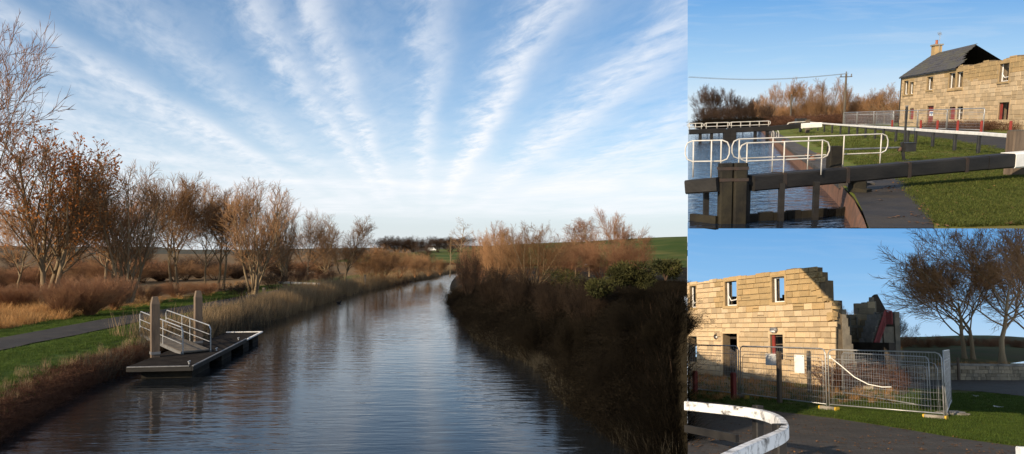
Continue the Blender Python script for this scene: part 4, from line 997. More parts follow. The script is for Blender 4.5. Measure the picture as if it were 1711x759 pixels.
# chimney
cs, cz = WL.px(1540, 112, -gd_ / 2)
ch = MB(); cz0 = rz1 - .5; a0 = max(.35, cs)
a0 = float(np.clip(a0, .4, 4)); WLb(ch, a0 - .5, a0 + .5, cz0, rz1 + .75, -gd_ / 2 - .35, -gd_ / 2 + .35); chim = ch.part('chimney', M_stones, rf)
mb = MB(); WLb(mb, a0 - .6, a0 + .6, rz1 + .752, rz1 + .9, -gd_ / 2 - .45, -gd_ / 2 + .45); mb.part('chimney_cap', M_conc, rf)
mb = MB(); mb.lathe(WL.P(a0 - .1, rz1 + .9, -gd_ / 2), [(.15, 0), (.13, .1), (.12, .42), (.15, .45)], 10); mb.part('chimney_pot', M_terra, rf)
mb = MB(); q = WL.P(a0 + .7, rz1 + .2, -gd_ / 2); mb.tube([q, q + V((0, 0, 1.75))], .025, 5); mb.tube([q + V((0, 0, 1.7)) - WL.e * .6, q + V((0, 0, 1.75)) + WL.e * .4], .02, 4)
for k in range(6): c = q + V((0, 0, 1.71)) + WL.e * (-.55 + k * .17); mb.tube([c - V((0, 0, .16)) - WL.n * .1, c + V((0, 0, .16)) + WL.n * .1], .012, 4)
mb.part('aerial', M_galv, rf)
mb = MB(); mb.tube([WL.P(.32, 0, .09), WL.P(.32, eave, .09)], .05, 6); mb.part('downpipe', M_black, ctg)
mb = MB(); mb.bar(WL.P(-.1, eave - .02, .16), WL.P(15, eave - .02, .16), .10, .09); mb.part('gutter', M_black, ctg)
def window(W_, par, o, frame=True, sash=True, frm=None, surround=None, sill=True, bent=False, dp=.16):
    a0, a1, z0, z1 = o; fw = min(.09, (a1 - a0) * .12); frm = frm or M_whitew; w_ = None
    sur = surround or M_stone; k = .13
    mb = MB()
    W_.box(mb, a0 - k, a0 - .001, z0, z1, -.05, .045); W_.box(mb, a1 + .001, a1 + k, z0, z1, -.05, .045); W_.box(mb, a0 - k, a1 + k, z1 + .001, z1 + .24, -.05, .048)
    w_ = mb.part('window', sur, par)
    if sill: mb = MB(); W_.box(mb, a0 - .16, a1 + .16, z0 - .16, z0 - .001, -.05, .10); mb.part('sill', sur, w_)
    if frame:
        mb = MB()
        if bent:
            W_.box(mb, a0 + .01, a0 + fw, z0 + .06, z1 - .02, -dp - .06, -dp); W_.box(mb, a0 + .01, a1 - .01, z0 + .003, z0 + .07, -dp - .06, -dp)
            mb.tube([W_.P(a0 + fw, z0 + (z1 - z0) * .45, -dp), W_.P(a0 + (a1 - a0) * .35, z0 + (z1 - z0) * .22, -dp + .03), W_.P(a0 + (a1 - a0) * .75, z0 + (z1 - z0) * .25, -dp), W_.P(a1 - .03, z0 + (z1 - z0) * .55, -dp)], .035, 5)
        else:
            W_.box(mb, a0 + .01, a0 + fw, z0 + .07, z1 - .075, -dp - .06, -dp); W_.box(mb, a1 - fw, a1 - .01, z0 + .07, z1 - .075, -dp - .06, -dp); W_.box(mb, a0 + .01, a1 - .01, z0 + .003, z0 + .069, -dp - .06, -dp); W_.box(mb, a0 + .01, a1 - .01, z1 - .074, z1 - .003, -dp - .06, -dp)
            if sash: W_.box(mb, a0 + fw + .001, a1 - fw - .001, (z0 + z1) / 2 - .03, (z0 + z1) / 2 + .03, -dp - .05, -dp - .01)
        mb.part('frame', frm, w_)
    return w_
for k in ('u1', 'u2', 'u3', 'u4', 'u5', 'u6'): window(WL, ctg, OPU[k], sash=False, surround=M_stones, bent=(k == 'u6'))
for k in ('l1', 'l2', 'l3', 'l4', 'l5'):
    wn = window(WL, ctg, OPU[k], frame=k not in ('l5',), sash=True)
    a0, a1, z0, z1 = OPU[k]
    if k in ('l1', 'l2', 'l3'):
        mb = MB(); q = a0 + (a1 - a0) * (.45 if k == 'l1' else .1); WLb(mb, q if k != 'l1' else a0 + .05, a1 - .05 if k != 'l1' else q, z0 + .08, z1 - .25, -.13, -.09); mb.part('shutter_board', M_red, wn)
    if k == 'l5':
        for q0, q1 in ((a0 + .01, a0 + .32), (a1 - .34, a1 - .01)): mb = MB(); WLb(mb, q0, q1, z0 + .02, z1 - .05, -.13, -.08); mb.part('shutter_board', M_red, wn)
a0, a1, z0, z1 = OPU['door']
dr = MB(); WLb(dr, a0 + .02, a1 - .02, .01, z1 - .02, -.2, -.13); dr = dr.part('door', M_red, ctg)
mb = MB(); WLb(mb, a0 - .12, a0 - .001, 0, z1, -.05, .045); WLb(mb, a1 + .001, a1 + .12, 0, z1, -.05, .045); WLb(mb, a0 - .2, a1 + .2, z1 + .001, z1 + .26, -.05, .048); mb.part('door_surround', M_stone, dr)
mb = MB(); WLb(mb, a0 + .28, a1 - .25, z1 - .95, z1 - .50, -.128, -.11); mb.part('notice', M_sign, dr)
M_blue = mat('blue_print', (.05, .14, .36)); mb = MB(); WLb(mb, a0 + .38, a1 - .35, z1 - .68, z1 - .58, -.108, -.10); WLb(mb, (a0 + a1) / 2 - .05, (a0 + a1) / 2 + .06, z1 - .90, z1 - .681, -.108, -.10); mb.part('notice_mark', M_blue, dr)
# weeds on the wall head
# ---- railings, posts and fences by the cottage
def rail_fence(place, pts, h, label, spacing, postw, railh, railw, m_rail, m_post, name='rail_fence', gz=0.0, drop=.0, cols=None):
    t_ = thing(name, label, 'fence', place, V(pts[len(pts) // 2]))
    for a, b_ in zip(pts, pts[1:]):
        mb = MB(); mb.bar(V(a) + V((0, 0, h - railh / 2)), V(b_) + V((0, 0, h - railh / 2)), railw, railh, ch=.01); mb.part('rail', m_rail, t_)
    return t_
FPX = [(1345, 200.2), (1400, 206.0), (1440, 209.6), (1480, 213.2), (1520, 216.8), (1560, 220.6), (1600, 224.2), (1637, 227.2), (1680, 231.6), (1722, 236.4)]
fh = .79; fpts = []
for px, row in FPX:
    r_ = P.ray(px, row); t_ = (fh - P.hc) / r_.z; q = r_ * t_; fpts.append(V((q.x, q.y, 0)))
wf = rail_fence(P, fpts, fh, 'long white-topped rail fence on black posts along the lock towpath', 2, .1, .12, .10, M_whitew, M_black)
PPX = [1356, 1367, 1378, 1391, 1405, 1419, 1433, 1447, 1463, 1477, 1498, 1518, 1531, 1560, 1597, 1637, 1695]
for px in PPX:
    row = float(np.interp(px, [a for a, _ in FPX], [b_ for _, b_ in FPX])); r_ = P.ray(px, row); t_ = (fh - P.hc) / r_.z; q = r_ * t_
    mb = MB(); c = V((q.x, q.y, 0)); mb.bar(c - V((0, 0, .2)), c + V((0, 0, fh - .125)), .11, .11, V((1, 0, 0)), .015); mb.part('post', M_black, wf)
secp = [WL.P(a, 0, 3.4) for a in (-9.5, -3.2, 3.4, 10.0, 16.6, 23.2, 29.8)]
for i, (a, b_) in enumerate(zip(secp, secp[1:])):
    tube_fence(P, a + WL.e * .03, b_ - WL.e * .03, 1.62, ['leftmost mesh security panel beyond the cottage gable', 'mesh security panel at the left corner of the cottage', 'mesh security panel in front of the red cottage door', 'mesh security panel in front of the shuttered window pair', 'mesh security panel in front of the bare cottage wall', 'rightmost mesh security panel, before the red-boarded cottage window'][i], 'security panels before the cottage', rr=.035, ncol=30, nrow=7)
tube_fence(P, secp[0], secp[0] - WL.n * 5 + WL.e * 1.5, 1.62, 'mesh security panel turning back behind the cottage gable', 'security panels before the cottage', rr=.035)
tube_fence(P, secp[0] + WL.e * 2.6 - WL.n * 3, secp[0] + WL.e * 5.5 - WL.n * 4, 1.62, 'inner mesh panel standing behind the leftmost security panel', 'security panels before the cottage', rr=.035)
for i, px in enumerate((1491, 1514, 1539, 1567, 1601, 1641, 1690)):
    s0, _ = WL.px(px, 205, 4.3); q = WL.P(s0, 0, 4.3); t_ = thing('red_post', ORD[i] + ' short red post from the left along the lock towpath edge', 'post', P, q, 'red posts by the lock towpath')
    mb = MB(); mb.bar(q - V((0, 0, .2)), q + V((0, 0, .78)), .12, .12, V((1, 0, 0)), .01); mb.part('shaft', M_red, t_)
    mb = MB(); mb.bar(q + V((0, 0, .781)), q + V((0, 0, .82)), .13, .13, V((1, 0, 0)), .03); mb.part('cap', M_redrail, t_)
# ---- lock gates
def plate(mb, a, b_, z0, z1, th):
    c = (V(a) + V(b_)) / 2; mb.bar(V((a.x, a.y, (z0 + z1) / 2)), V((b_.x, b_.y, (z0 + z1) / 2)), th, z1 - z0)
def prail(place, pts, h, m_, t_, rr=.0145, rails=(.52,), name='handrail'):
    """looped tube railing: rounded ends, uprights at the given points"""
    pts = [V(p) for p in pts]; a, b_ = pts[0], pts[-1]; e = (b_ - a).normalized(); zz = V((0, 0, 1)); c = .14
    lo = rails[0]; mb = MB()
    A, B = a - e * .16, b_ + e * .16
    mb.tube([A + zz * (lo + c) , A + zz * (h - c), A + zz * (h - c * .3) + e * c * .3, A + zz * h + e * c, B + zz * h - e * c, B + zz * (h - c * .3) - e * c * .3, B + zz * (h - c), B + zz * (lo + c), B + zz * (lo + c * .3) - e * c * .3, B + zz * lo - e * c, A + zz * lo + e * c, A + zz * (lo + c * .3) + e * c * .3], rr, 6, closed=True); mb.part(name, m_, t_, True)
    for p in pts:
        mb = MB(); mb.tube([p, p + zz * h], rr, 6); mb.part('upright', m_, t_, True)
def zlow(px, y): return P.at(px, P.er(px, EDGE_Y), y).z
# near gate pair: a long tarred balance beam carried over the mitre posts
bR, bL = P.at(1690, 276, 16.5), P.at(1252, 300, 14.2); bL2 = P.at(1140, 304, 14.6)
gt = thing('lock_gate', 'near right lock gate with long tarred balance beam and white beam end', 'lock gate', P, V((bL.x, bL.y, wz)))
mb = MB(); mb.bar(bL, bL.lerp(bR, .87), .36, .31, ch=.03); mb.part('balance_beam', M_tar, gt)
mb = MB(); mb.bar(bL.lerp(bR, .872), bR + (bR - bL).normalized() * 1.2, .37, .32, ch=.03); mb.part('beam_end', M_tar, gt)
mb = MB(); bd_ = (bR - bL).normalized(); mb.bar(bR - bd_ * .12, bR + bd_ * 1.3, .40, .345, ch=.03); mb.part('white_end', M_whitew, gt)
gt2 = thing('lock_gate', 'near left lock gate, its dark beam cut by the left edge', 'lock gate', P, V((bL2.x, bL2.y, wz)))
mP1, mP2 = P.at(1212, 300, 14.15), P.at(1236, 300, 14.1)
mb = MB(); mb.bar(mP1 + V((0, 0, 0)) - bd_ * .12, P.at(EDGE_X + 2, 303, 14.6), .32, .28, ch=.03); mb.part('balance_beam', M_tar, gt2)
for t_, c in ((gt2, mP1), (gt, mP2)):
    top = P.at(1225, 266, 14.1).z; mb = MB(); mb.bar(V((c.x, c.y, zlow(1225, c.y - .2))), V((c.x, c.y, top)), .215, .26, V((1, 0, 0)), .03); mb.part('mitre_post', M_tarm, t_)
q2 = P.at(1394, 262, 15.2); mb = MB(); mb.bar(V((q2.x, q2.y, .2)), V((q2.x, q2.y, P.at(1394, 243, 15.2).z)), .22, .26, V((1, 0, 0)), .02); mb.part('heel_post', M_tarm, gt)
for px in (1249, 1306, 1364):
    q = P.at(px, 310, 14.25); mb = MB(); mb.bar(V((q.x, q.y, zlow(px, 14.2))), V((q.x, q.y, q.z + .1)), .10, .10, V((1, 0, 0))); mb.part('gate_strut', M_tar, gt)
mb = MB(); q = P.at(1180, 310, 14.5); mb.bar(V((q.x, q.y, zlow(1180, 14.4))), V((q.x, q.y, q.z + .1)), .10, .10, V((1, 0, 0))); mb.part('gate_strut', M_tar, gt2)
ga, gb = P.at(1244, 360, 14.3), P.at(1448, 362, 14.9); zt = P.at(1300, 351, 14.4).z
for i in range(9):
    u_, v_ = ga.lerp(gb, i / 9), ga.lerp(gb, (i + .96) / 9); mb = MB(); zb = zlow(1244 + 204 * i / 9, 14.2); zk = zt + .02 * (i % 2); mb.bar(V((u_.x, u_.y, (zk + zb) / 2)), V((v_.x, v_.y, (zk + zb) / 2)), .10, zk - zb); mb.part('gate_plank', M_tarm, gt)
mb = MB(); q = P.at(1155, 362, 14.7); zb = zlow(1180, 14.5); mb.bar(V((q.x, q.y, (zt + zb) / 2)), V((mP1.x - .15, mP1.y, (zt + zb) / 2)), .10, zt - zb); mb.part('gate_plank', M_tarm, gt2)
M_iron = mat('rusted_iron', (.05, .032, .024), (.03, .026, .024), 8, .8, .3, 30)
for k in (.1, .32, .55, .78):
    q = bL.lerp(bR, k); mb = MB(); mb.bar(q - bd_ * .04, q + bd_ * .04, .375, .325); st_ = mb.part('iron_strap', M_iron, gt)
for t_, c in ((gt2, mP1), (gt, mP2)):
    for dz in (.10, .32): mb = MB(); q = V((c.x, c.y, top - dz)); mb.bar(q - V((0, 0, .03)), q + V((0, 0, .03)), .23, .275, V((1, 0, 0))); mb.part('iron_strap', M_iron, t_)
# walkway railings on the near gates
rt_ = thing('gate_railing', 'white tubular railing with rounded ends on the near right gate, front run', 'railing', P, P.at(1300, 285, 14.3))
zt2 = P.at(1306, 228, 14.3).z
def rp2(px, y, row=285): q = P.at(px, row, y); return q
pts_ = [rp2(1247, 14.25, 292), rp2(1309, 14.35, 289), rp2(1372, 14.5, 286)]
z0r = min(p.z for p in pts_); pts_ = [V((p.x, p.y, z0r)) for p in pts_]; prail(P, pts_, P.at(1309, 233, 14.35).z - z0r, M_white, rt_, rails=(P.at(1309, 263, 14.35).z - z0r,))
rt_ = thing('gate_railing', 'long white tubular railing behind the near right gate beam', 'railing', P, P.at(1350, 285, 15.6))
pts_ = [rp2(1234, 15.6, 286), rp2(1290, 15.6, 285), rp2(1349, 15.7, 283), rp2(1408, 15.8, 279), rp2(1470, 16.0, 277)]
z0r = pts_[2].z; pts_ = [V((p.x, p.y, z0r)) for p in pts_]; prail(P, pts_, P.at(1349, 226, 15.7).z - z0r, M_white, rt_, rails=(P.at(1349, 258, 15.7).z - z0r,))
rt_ = thing('gate_railing', 'white tubular railing on the near left gate at the left edge', 'railing', P, P.at(1190, 285, 14.4))
pts_ = [rp2(1158, 14.6, 290), rp2(1188, 14.4, 289), rp2(1204, 14.4, 288)]; z0r = pts_[1].z; pts_ = [V((p.x, p.y, z0r)) for p in pts_]; prail(P, pts_, P.at(1188, 227, 14.4).z - z0r, M_white, rt_, rails=(P.at(1188, 262, 14.4).z - z0r,))
lt = thing('ladder_hoops', 'pair of small white hoop handles at the lock ladder head', 'handrail', P, P.gp(1293, 224, 0))
for dx in (0, .35):
    mb = MB(); c = P.gp(1293, 226, 0) + V((dx, 0, 0)); mb.tube([c, c + V((0, 0, .35)), c + V((0, .12, .48)), c + V((0, .3, .48)), c + V((0, .42, .35)), c + V((0, .42, 0))], .025, 5); mb.part('hoop', M_white, lt)
bt = thing('mooring_bollard', 'low twin-horned mooring bollard on the wet coping', 'bollard', P, P.gp(1357, 264, .1))
c = P.gp(1357, 265, .1); mb = MB(); mb.lathe(c, [(.12, 0), (.09, .05), (.07, .16), (.10, .2)], 10); mb.part('stem', M_rust, bt); mb = MB(); mb.tube([c + V((-.24, 0, .17)), c + V((-.1, 0, .15)), c + V((.1, 0, .15)), c + V((.24, 0, .17))], [.05, .04, .04, .05], 6); mb.part('horns', M_rust, bt)
bt = thing('mooring_bollard', 'small mooring bollard farther along the coping', 'bollard', P, P.gp(1309, 234, .1))
c = P.gp(1309, 235, .1); mb = MB(); mb.lathe(c, [(.14, 0), (.1, .05), (.08, .16), (.12, .2)], 10); mb.part('stem', M_rust, bt)
# paddle gear box on its stand with a long operating rod
gb_ = P.gp(1518, 272, .0); gr = thing('paddle_gear', 'black paddle-gear box on a curved stand with horizontal operating rod', 'machine', P, gb_)
yb = gb_.y; c0 = P.at(1518, 249, yb); mb = MB(); mb.box(c0, (.34, .30, .27)); mb.part('gear_box', M_black, gr)
mb = MB(); mb.box(c0 + V((0, 0, .145)), (.38, .34, .02)); mb.part('lid', M_black, gr)
q = P.at(1508, 275, yb); mb = MB(); mb.bar(V((q.x + .06, yb, -.1)), P.at(1507, 240, yb), .07, .08); mb.bar(V((q.x + .02, yb, .0)), V((q.x + .22, yb, .0)), .10, .1); mb.part('stand', M_black, gr)
mb = MB(); mb.tube([P.at(1504, 249, yb), P.at(1404, 249, yb - 1.2)], .03, 6); mb.part('operating_rod', M_galvd, gr)
mb = MB(); mb.lathe(P.at(1503, 252, yb), [(.05, -.06), (.07, -.03), (.07, .04), (.05, .07)], 8); mb.part('coupling', M_rust, gr)
pl_ = P.gp(1511, 247, 0); t_ = thing('slim_post', 'tall slim dark post standing behind the paddle-gear box', 'post', P, pl_)
mb = MB(); mb.bar(pl_, V((pl_.x, pl_.y, P.at(1510, 181, pl_.y).z)), .08, .08, V((1, 0, 0)), .01); mb.part('shaft', M_black, t_)
mb = MB(); z_ = P.at(1510, 181, pl_.y).z; mb.box(V((pl_.x, pl_.y, z_ + .03)), (.1, .1, .05)); mb.part('cap', M_galvd, t_)
# broad weathered post that carries the beam end
q = P.at(1694, 300, 17.4); t_ = thing('beam_post', 'broad weathered grey post behind the white beam end', 'post', P, V((q.x, q.y, 0)))
tz = P.at(1694, 228, 17.4).z; mb = MB(); mb.bar(V((q.x, q.y, -.2)), V((q.x, q.y, tz)), .30, .36, V((1, 0, 0)), .03); mb.part('shaft', M_wood, t_)
mb = MB(); mb.bar(V((q.x, q.y, tz + .001)), V((q.x, q.y, tz + .03)), .26, .32, V((1, 0, 0)), .02); mb.part('end_grain', M_woodd, t_)
pp = P.at(1452, 320, 15.0); t_ = thing('quoin_post', 'squat dark timber post under the balance beam at the chamber corner', 'post', P, V((pp.x, pp.y, -.8)))
mb = MB(); mb.bar(V((pp.x - .25, pp.y, zlow(1440, 14.8) + .02)), V((pp.x - .25, pp.y, P.at(1437, 303, 15).z)), .26, .3, V((1, 0, 0)), .03); mb.part('shaft', M_tarm, t_)
mb = MB(); mb.bar(P.at(1432, 318, 14.9), P.at(1452, 322, 14.7), .22, .12); mb.part('collar_block', M_tarm, t_)
# far gates
fg = thing('lock_gate', 'far lock gate pair with tarred beams across the basin', 'lock gate', P, P.gp(1230, 214, wz))
yf = 62.0
for x0, x1, r0_, r1_ in ((EDGE_X + 3, 1212, 211.5, 211), (1216, 1292, 211, 210.0), (1292, 1346, 210.0, 206.5)):
    mb = MB(); mb.bar(P.at(x0, r0_, yf), P.at(x1, r1_, yf), .4, .42, ch=.04); mb.part('balance_beam', M_tar, fg)
mb = MB(); mb.bar(P.at(1340, 207.5, yf - .5), P.at(1372, 206.8, yf - .5), .4, .42, ch=.04); mb.part('white_end', M_whitew, fg)
for px in (1170, 1189, 1214, 1224, 1262, 1282): q = P.at(px, 213, yf); mb = MB(); wd = .5 if px in (1214, 1224) else .22; mb.bar(V((q.x, yf, wz - .5)), V((q.x, yf, P.at(px, 208.5 if wd > .4 else 211, yf).z)), wd, wd, V((1, 0, 0))); mb.part('gate_strut' if wd < .4 else 'mitre_post', M_tar, fg)
for px0, px1, lb in ((EDGE_X + 3, 1172, 'far white gate railing cut by the left edge'), (1180, 1216, 'far white gate railing left of the far mitre posts'), (1222, 1284, 'far white gate railing right of the far mitre posts')):
    t_ = thing('gate_railing', lb, 'railing', P, P.at((px0 + px1) / 2, 208, yf + .4), 'railings of the far gates')
    k = max(2, int((px1 - px0) / 15)); pts_ = [P.at(px0 + (px1 - px0) * i / k, 209, yf + .4) for i in range(k + 1)]; pts_ = [V((p.x, p.y, pts_[0].z)) for p in pts_]
    prail(P, pts_, P.at(1200, 197.5, yf + .4).z - pts_[0].z, M_white, t_, rr=.035, rails=(.28,))
gb2 = P.gp(1336, 205, 0); t_ = thing('paddle_gear', 'far black paddle-gear box with curved white pipe rail', 'machine', P, gb2)
mb = MB(); c = P.at(1338, 200.5, yf + 3); mb.box(c, (.9, .5, .6)); mb.bar(c - V((0, 0, .9)), c, .2, .2, V((1, 0, 0))); mb.part('gear_box', M_black, t_)
mb = MB(); mb.tube([P.at(1313, 207, yf + 2), P.at(1318, 202, yf + 2), P.at(1326, 201, yf + 2), P.at(1352, 200.6, yf + 2)], .05, 6); mb.part('pipe_rail', M_white, t_)
q = P.at(1349.5, 208, yf + 1); t_ = thing('beam_post', 'grey post behind the far white beam end', 'post', P, q); mb = MB(); mb.bar(V((q.x, q.y, 0)), V((q.x, q.y, P.at(1350, 198, yf + 1).z)), .3, .3, V((1, 0, 0)), .02); mb.part('shaft', M_wood, t_)
mb = MB(); mb.box(V((q.x, q.y, P.at(1350, 198, yf + 1).z + .02)), (.34, .34, .04)); mb.part('cap', M_woodd, t_)
# ---- poles and wire
def pole(px, trow, y, label, arms):
    q = P.at(px, 195, y); q.z = 0; z1 = P.at(px, trow, y).z; t_ = thing('utility_pole', label, 'pole', P, q)
    mb = MB(); mb.tube([q, V((q.x, q.y, z1))], [.17, .12], 8); mb.part('pole', M_woodd, t_)
    if arms:
        mb = MB(); mb.bar(V((q.x - .75, q.y, z1 - .35)), V((q.x + .75, q.y, z1 - .35)), .1, .1); mb.part('cross_arm', M_woodd, t_)
        for dx in (-.65, .0, .65): mb = MB(); mb.lathe(V((q.x + dx, q.y, z1 - .30 + (.3 if dx == 0 else 0))), [(.06, 0), (.09, .08), (.06, .16), (.09, .24), (.04, .3)], 8); mb.part('insulator', M_galvd, t_)
    else: mb = MB(); mb.lathe(V((q.x, q.y, z1)), [(.10, 0), (.08, .10)], 8); mb.part('cap', M_galvd, t_)
    return V((q.x, q.y, z1))
z1 = pole(1410.5, 123, 92, 'tall wooden utility pole with cross-arm before the bare wood', True)
pole(1321, 155, 112, 'shorter bare pole farther away by the basin end', False)
wr = thing('overhead_wire', 'thin overhead wire running from the utility pole to the left', 'wire', P, z1)
e_ = P.at(EDGE_X + 1, 120, 96); mb = MB(); mb.tube([z1.lerp(e_, k / 12) - V((0, 0, .5 * math.sin(math.pi * k / 12))) for k in range(13)], .022, 4); mb.part('strand', M_galvd, wr)
mb = MB(); mb.tube([z1.lerp(e_, k / 12) - V((0, .6, .5 * math.sin(math.pi * k / 12) - .05)) for k in range(13)], .016, 4); mb.part('strand', M_galvd, wr)
# ---- trees behind
GLK = 'bare trees behind the lock'
rg = random.Random(21)
spec = [(1176, 136, 44, 120, 'oak', 1), (1196, 137, 44, 118, 'oak2', 1), (1216, 141, 46, 122, 'oak', 1), (1236, 155, 30, 124, 'young', 1), (1256, 156, 30, 126, 'oak2', 1), (1275, 157, 34, 124, 'bush', 0), (1294, 136, 44, 118, 'oak', 0), (1320, 131, 44, 116, 'oak2', 0), (1345, 140, 34, 118, 'young', 0), (1362, 152, 34, 112, 'bush2', 0), (1384, 130, 44, 114, 'young', 0), (1408, 140, 34, 110, 'ash', 0), (1432, 158, 34, 112, 'bush2', 0), (1455, 152, 40, 104, 'oak2', 0), (1478, 148, 40, 96, 'oak', 0), (1497, 142, 44, 100, 'young', 0)]
lbs = ['dark bare tree at the left edge behind the basin', 'dark bare tree second from the left behind the basin', 'dark round-topped bare tree third from the left behind the basin', 'thin dark bare tree fourth from the left behind the basin', 'low dark bare tree left of the basin end', 'dark bush at the basin end', 'brown bare tree left of the shorter pole', 'tall brown bare tree with a broom-like top behind the shorter pole', 'slim bare tree just right of the shorter pole', 'low brown bush between the two poles', 'tall slim bare tree left of the utility pole', 'upright bare tree right behind the utility pole', 'low brown bush right of the utility pole', 'spreading brown tree midway from pole to cottage', 'twisted brown tree near the cottage gable', 'bare tree touching the cottage gable']
for (px, tr, wp, y, k, dk), lb in zip(spec, lbs):
    p = P.at(px, 195, y); p.z = 0; H = P.at(px, tr, y).z; tree(P, k, p, H * 1.03, wp / F * y * 1.15, px * .37, lb, group=GLK, twig=M_twigd if dk else M_twig, bark=M_twigd if dk else M_bark)
for i in range(34):
    px = 1172 + i * 9.9; y = rg.uniform(108, 150); p = P.at(px, 195, y); p.z = 0; dk = px < 1290
    tree(P, 'bush2' if i % 2 else 'bush', p, P.at(px, rg.uniform(164, 174), y).z, 36 / F * y, i, (ORD[i] + ' dark low bush from the left edge in the thicket along the basin' if dk else ORD[i - 13] + ' brown low bush from the left in the thicket behind the lock grass'), name='thicket_bush', cat='bush', group='thicket left of the basin end' if dk else 'thicket behind the lock grass', twig=M_twigd if dk else M_twig, bark=M_twigd if dk else M_twig)
rg = random.Random(61); ua, ub = [], []
for i in range(520):
    px = rg.uniform(1170, 1300); p = P.at(px, 195, rg.uniform(100, 118)); ua.append((p.x, p.y, 0, rg.uniform(0, 6.28), rg.uniform(1.0, 2.1)))
for i in range(520):
    px = rg.uniform(1290, 1500); p = P.at(px, 195, rg.uniform(96, 118)); ub.append((p.x, p.y, 0, rg.uniform(0, 6.28), rg.uniform(1.6, 3.4)))
scatter('undergrowth', S_bram, ua, P, 'dark undergrowth along the far side of the basin', 'undergrowth')
scatter('undergrowth', S_weed, ub, P, 'brown undergrowth at the foot of the wood behind the lock', 'undergrowth')
# ---- grass at the lock
pl2, pw = [], []
rg = random.Random(31)
for i in range(40000):
    px = rg.uniform(1300, 1730); row = 204 + 180 * rg.random() ** .8
    p = P.gp(px, row, 0)
    wallx = xw(row) + 1000 / max(8, p.y)
    if px < wallx + 25: continue
    if row > 296 and px < 1500 + (row - 296) * .75: continue
    pr_ = float(np.interp(px, [1330, 1400, 1470, 1540, 1620, 1690, 1780], [199, 207.5, 217.5, 229, 244, 259, 279])) + 1.5
    if row < pr_ or row > P.er(px, EDGE_Y - 2): continue
    if len(pl2) < 15000: pl2.append((p.x, p.y, -.01, rg.uniform(0, 6.28), rg.uniform(.5, 1.1) * (1 if p.y < 30 else 1.5)))
scatter('grass', S_grassb, pl2, P, 'mossy green grass between the lock and the towpath', 'grass')
for i in range(120):
    a = rg.uniform(14, 28); q = WL.P(a, 0, rg.uniform(.3, 2.6)); pw.append((q.x, q.y, 0, rg.uniform(0, 6.28), rg.uniform(.6, 1.7)))
for i in range(40): q = P.gp(rg.uniform(1170, 1226), rg.uniform(350, 372), -.6); 
lv = []
for i in range(260):
    px = rg.uniform(1400, 1725); row = rg.uniform(206, P.er(px, EDGE_Y - 4)); p = P.gp(px, row, .03)
    if px < xw(row) + 30: continue
    lv.append((p.x, p.y, .03, rg.uniform(0, 6.28), rg.uniform(.5, 1.0)))
scatter('fallen_leaves', S_leaf, lv, P, 'brown fallen leaves strewn on the lock grass and paving', 'leaves')
scatter('dry_weeds', S_weed, pw, P, 'dry reddish weeds growing against the cottage wall', 'weeds')
ps = [(P.gp(px, row, 0)) for px, row in [(rg.uniform(1300, 1400), rg.uniform(194, 198.5)) for _ in range(160)]]
scatter('dry_grass', S_straw, [(p.x, p.y, 0, rg.uniform(0, 6.28), rg.uniform(.8, 1.6)) for p in ps], P, 'dry golden grass below the bare wood beyond the basin', 'grass')

# ================================================================== THE RUIN
P = RUIN
D = 95.0
mb = MB(); tl = [P.at(EDGE_X, P.er(EDGE_X, EDGE_Y - 8), D), P.at(1800, P.er(1800, EDGE_Y - 8), D)]; bl = [P.at(EDGE_X, 640, D), P.at(1800, 640, D)]
mb.add([bl[0], bl[1], tl[1], tl[0]], [(0, 1, 2, 3)])
structure(mb, 'sky', sky_mat('ruin_sky', [(0, (.50, .68, .86)), (.3, (.44, .65, .87)), (.55, (.27, .53, .84)), (1, (.13, .37, .74))], .12), P)
M_grassr = mat('ruin_grass', (.055, .10, .016), (.10, .13, .025), 1.6, .92, .7, 9, c3=(.12, .10, .04), s3=.5, spec=.1)
M_yard = mat('ruin_yard', (.085, .065, .035), (.15, .115, .06), 1.4, .95, .7, 7, c3=(.06, .075, .025), s3=.6, spec=.1)
rowsR = [576.5, 579, 584, 592, 604, 620, 640, 662, 690, 725, 775]
mb = MB(); strip(P, mb, [[(EDGE_X + .3 + (1800 - EDGE_X) * q, rw) for q in np.linspace(0, 1, 8)] for rw in rowsR], 0); structure(mb, 'ground', M_grassr, P)
mb = MB(); strip(P, mb, [[(EDGE_X + .3, 626), (1300, 628), (1420, 631), (1500, 634)], [(EDGE_X + .3, 640), (1300, 645), (1420, 650), (1520, 652)], [(EDGE_X + .3, 655), (1300, 668), (1400, 676), (1480, 680)]], .012); structure(mb, 'yard', M_yard, P)
def brick_mat():
    m_ = bpy.data.materials.new('dark_block_paving'); m_.use_nodes = True; n = NT(m_.node_tree); b = m_.node_tree.nodes['Principled BSDF']; b.inputs['Roughness'].default_value = .75
    t = n.n('ShaderNodeTexCoord'); bk = n.n('ShaderNodeTexBrick'); n.l(n.mapping(t.outputs['Object'], rot=(0, 0, R(20))), bk.inputs['Vector'])
    bk.inputs['Scale'].default_value = 1.0; bk.inputs['Brick Width'].default_value = .21; bk.inputs['Row Height'].default_value = .105; bk.inputs['Mortar Size'].default_value = .006
    bk.inputs['Color1'].default_value = (.040, .035, .033, 1); bk.inputs['Color2'].default_value = (.072, .062, .056, 1); bk.inputs['Mortar'].default_value = (.018, .016, .014, 1)
    nz = n.ramp(n.noise(t.outputs['Object'], .8, 5, .6), [(.3, .6), (.7, 1.25)]); n.l(n.mix(1.0, bk.outputs['Color'], nz, 'MULTIPLY'), b.inputs['Base Color'])
    bp = n.n('ShaderNodeBump'); bp.inputs['Strength'].default_value = .5; bp.inputs['Distance'].default_value = .01; n.l(bk.outputs['Fac'], bp.inputs['Height']); bp.invert = True; n.l(bp.outputs[0], b.inputs['Normal']); return m_
M_brickp = brick_mat()
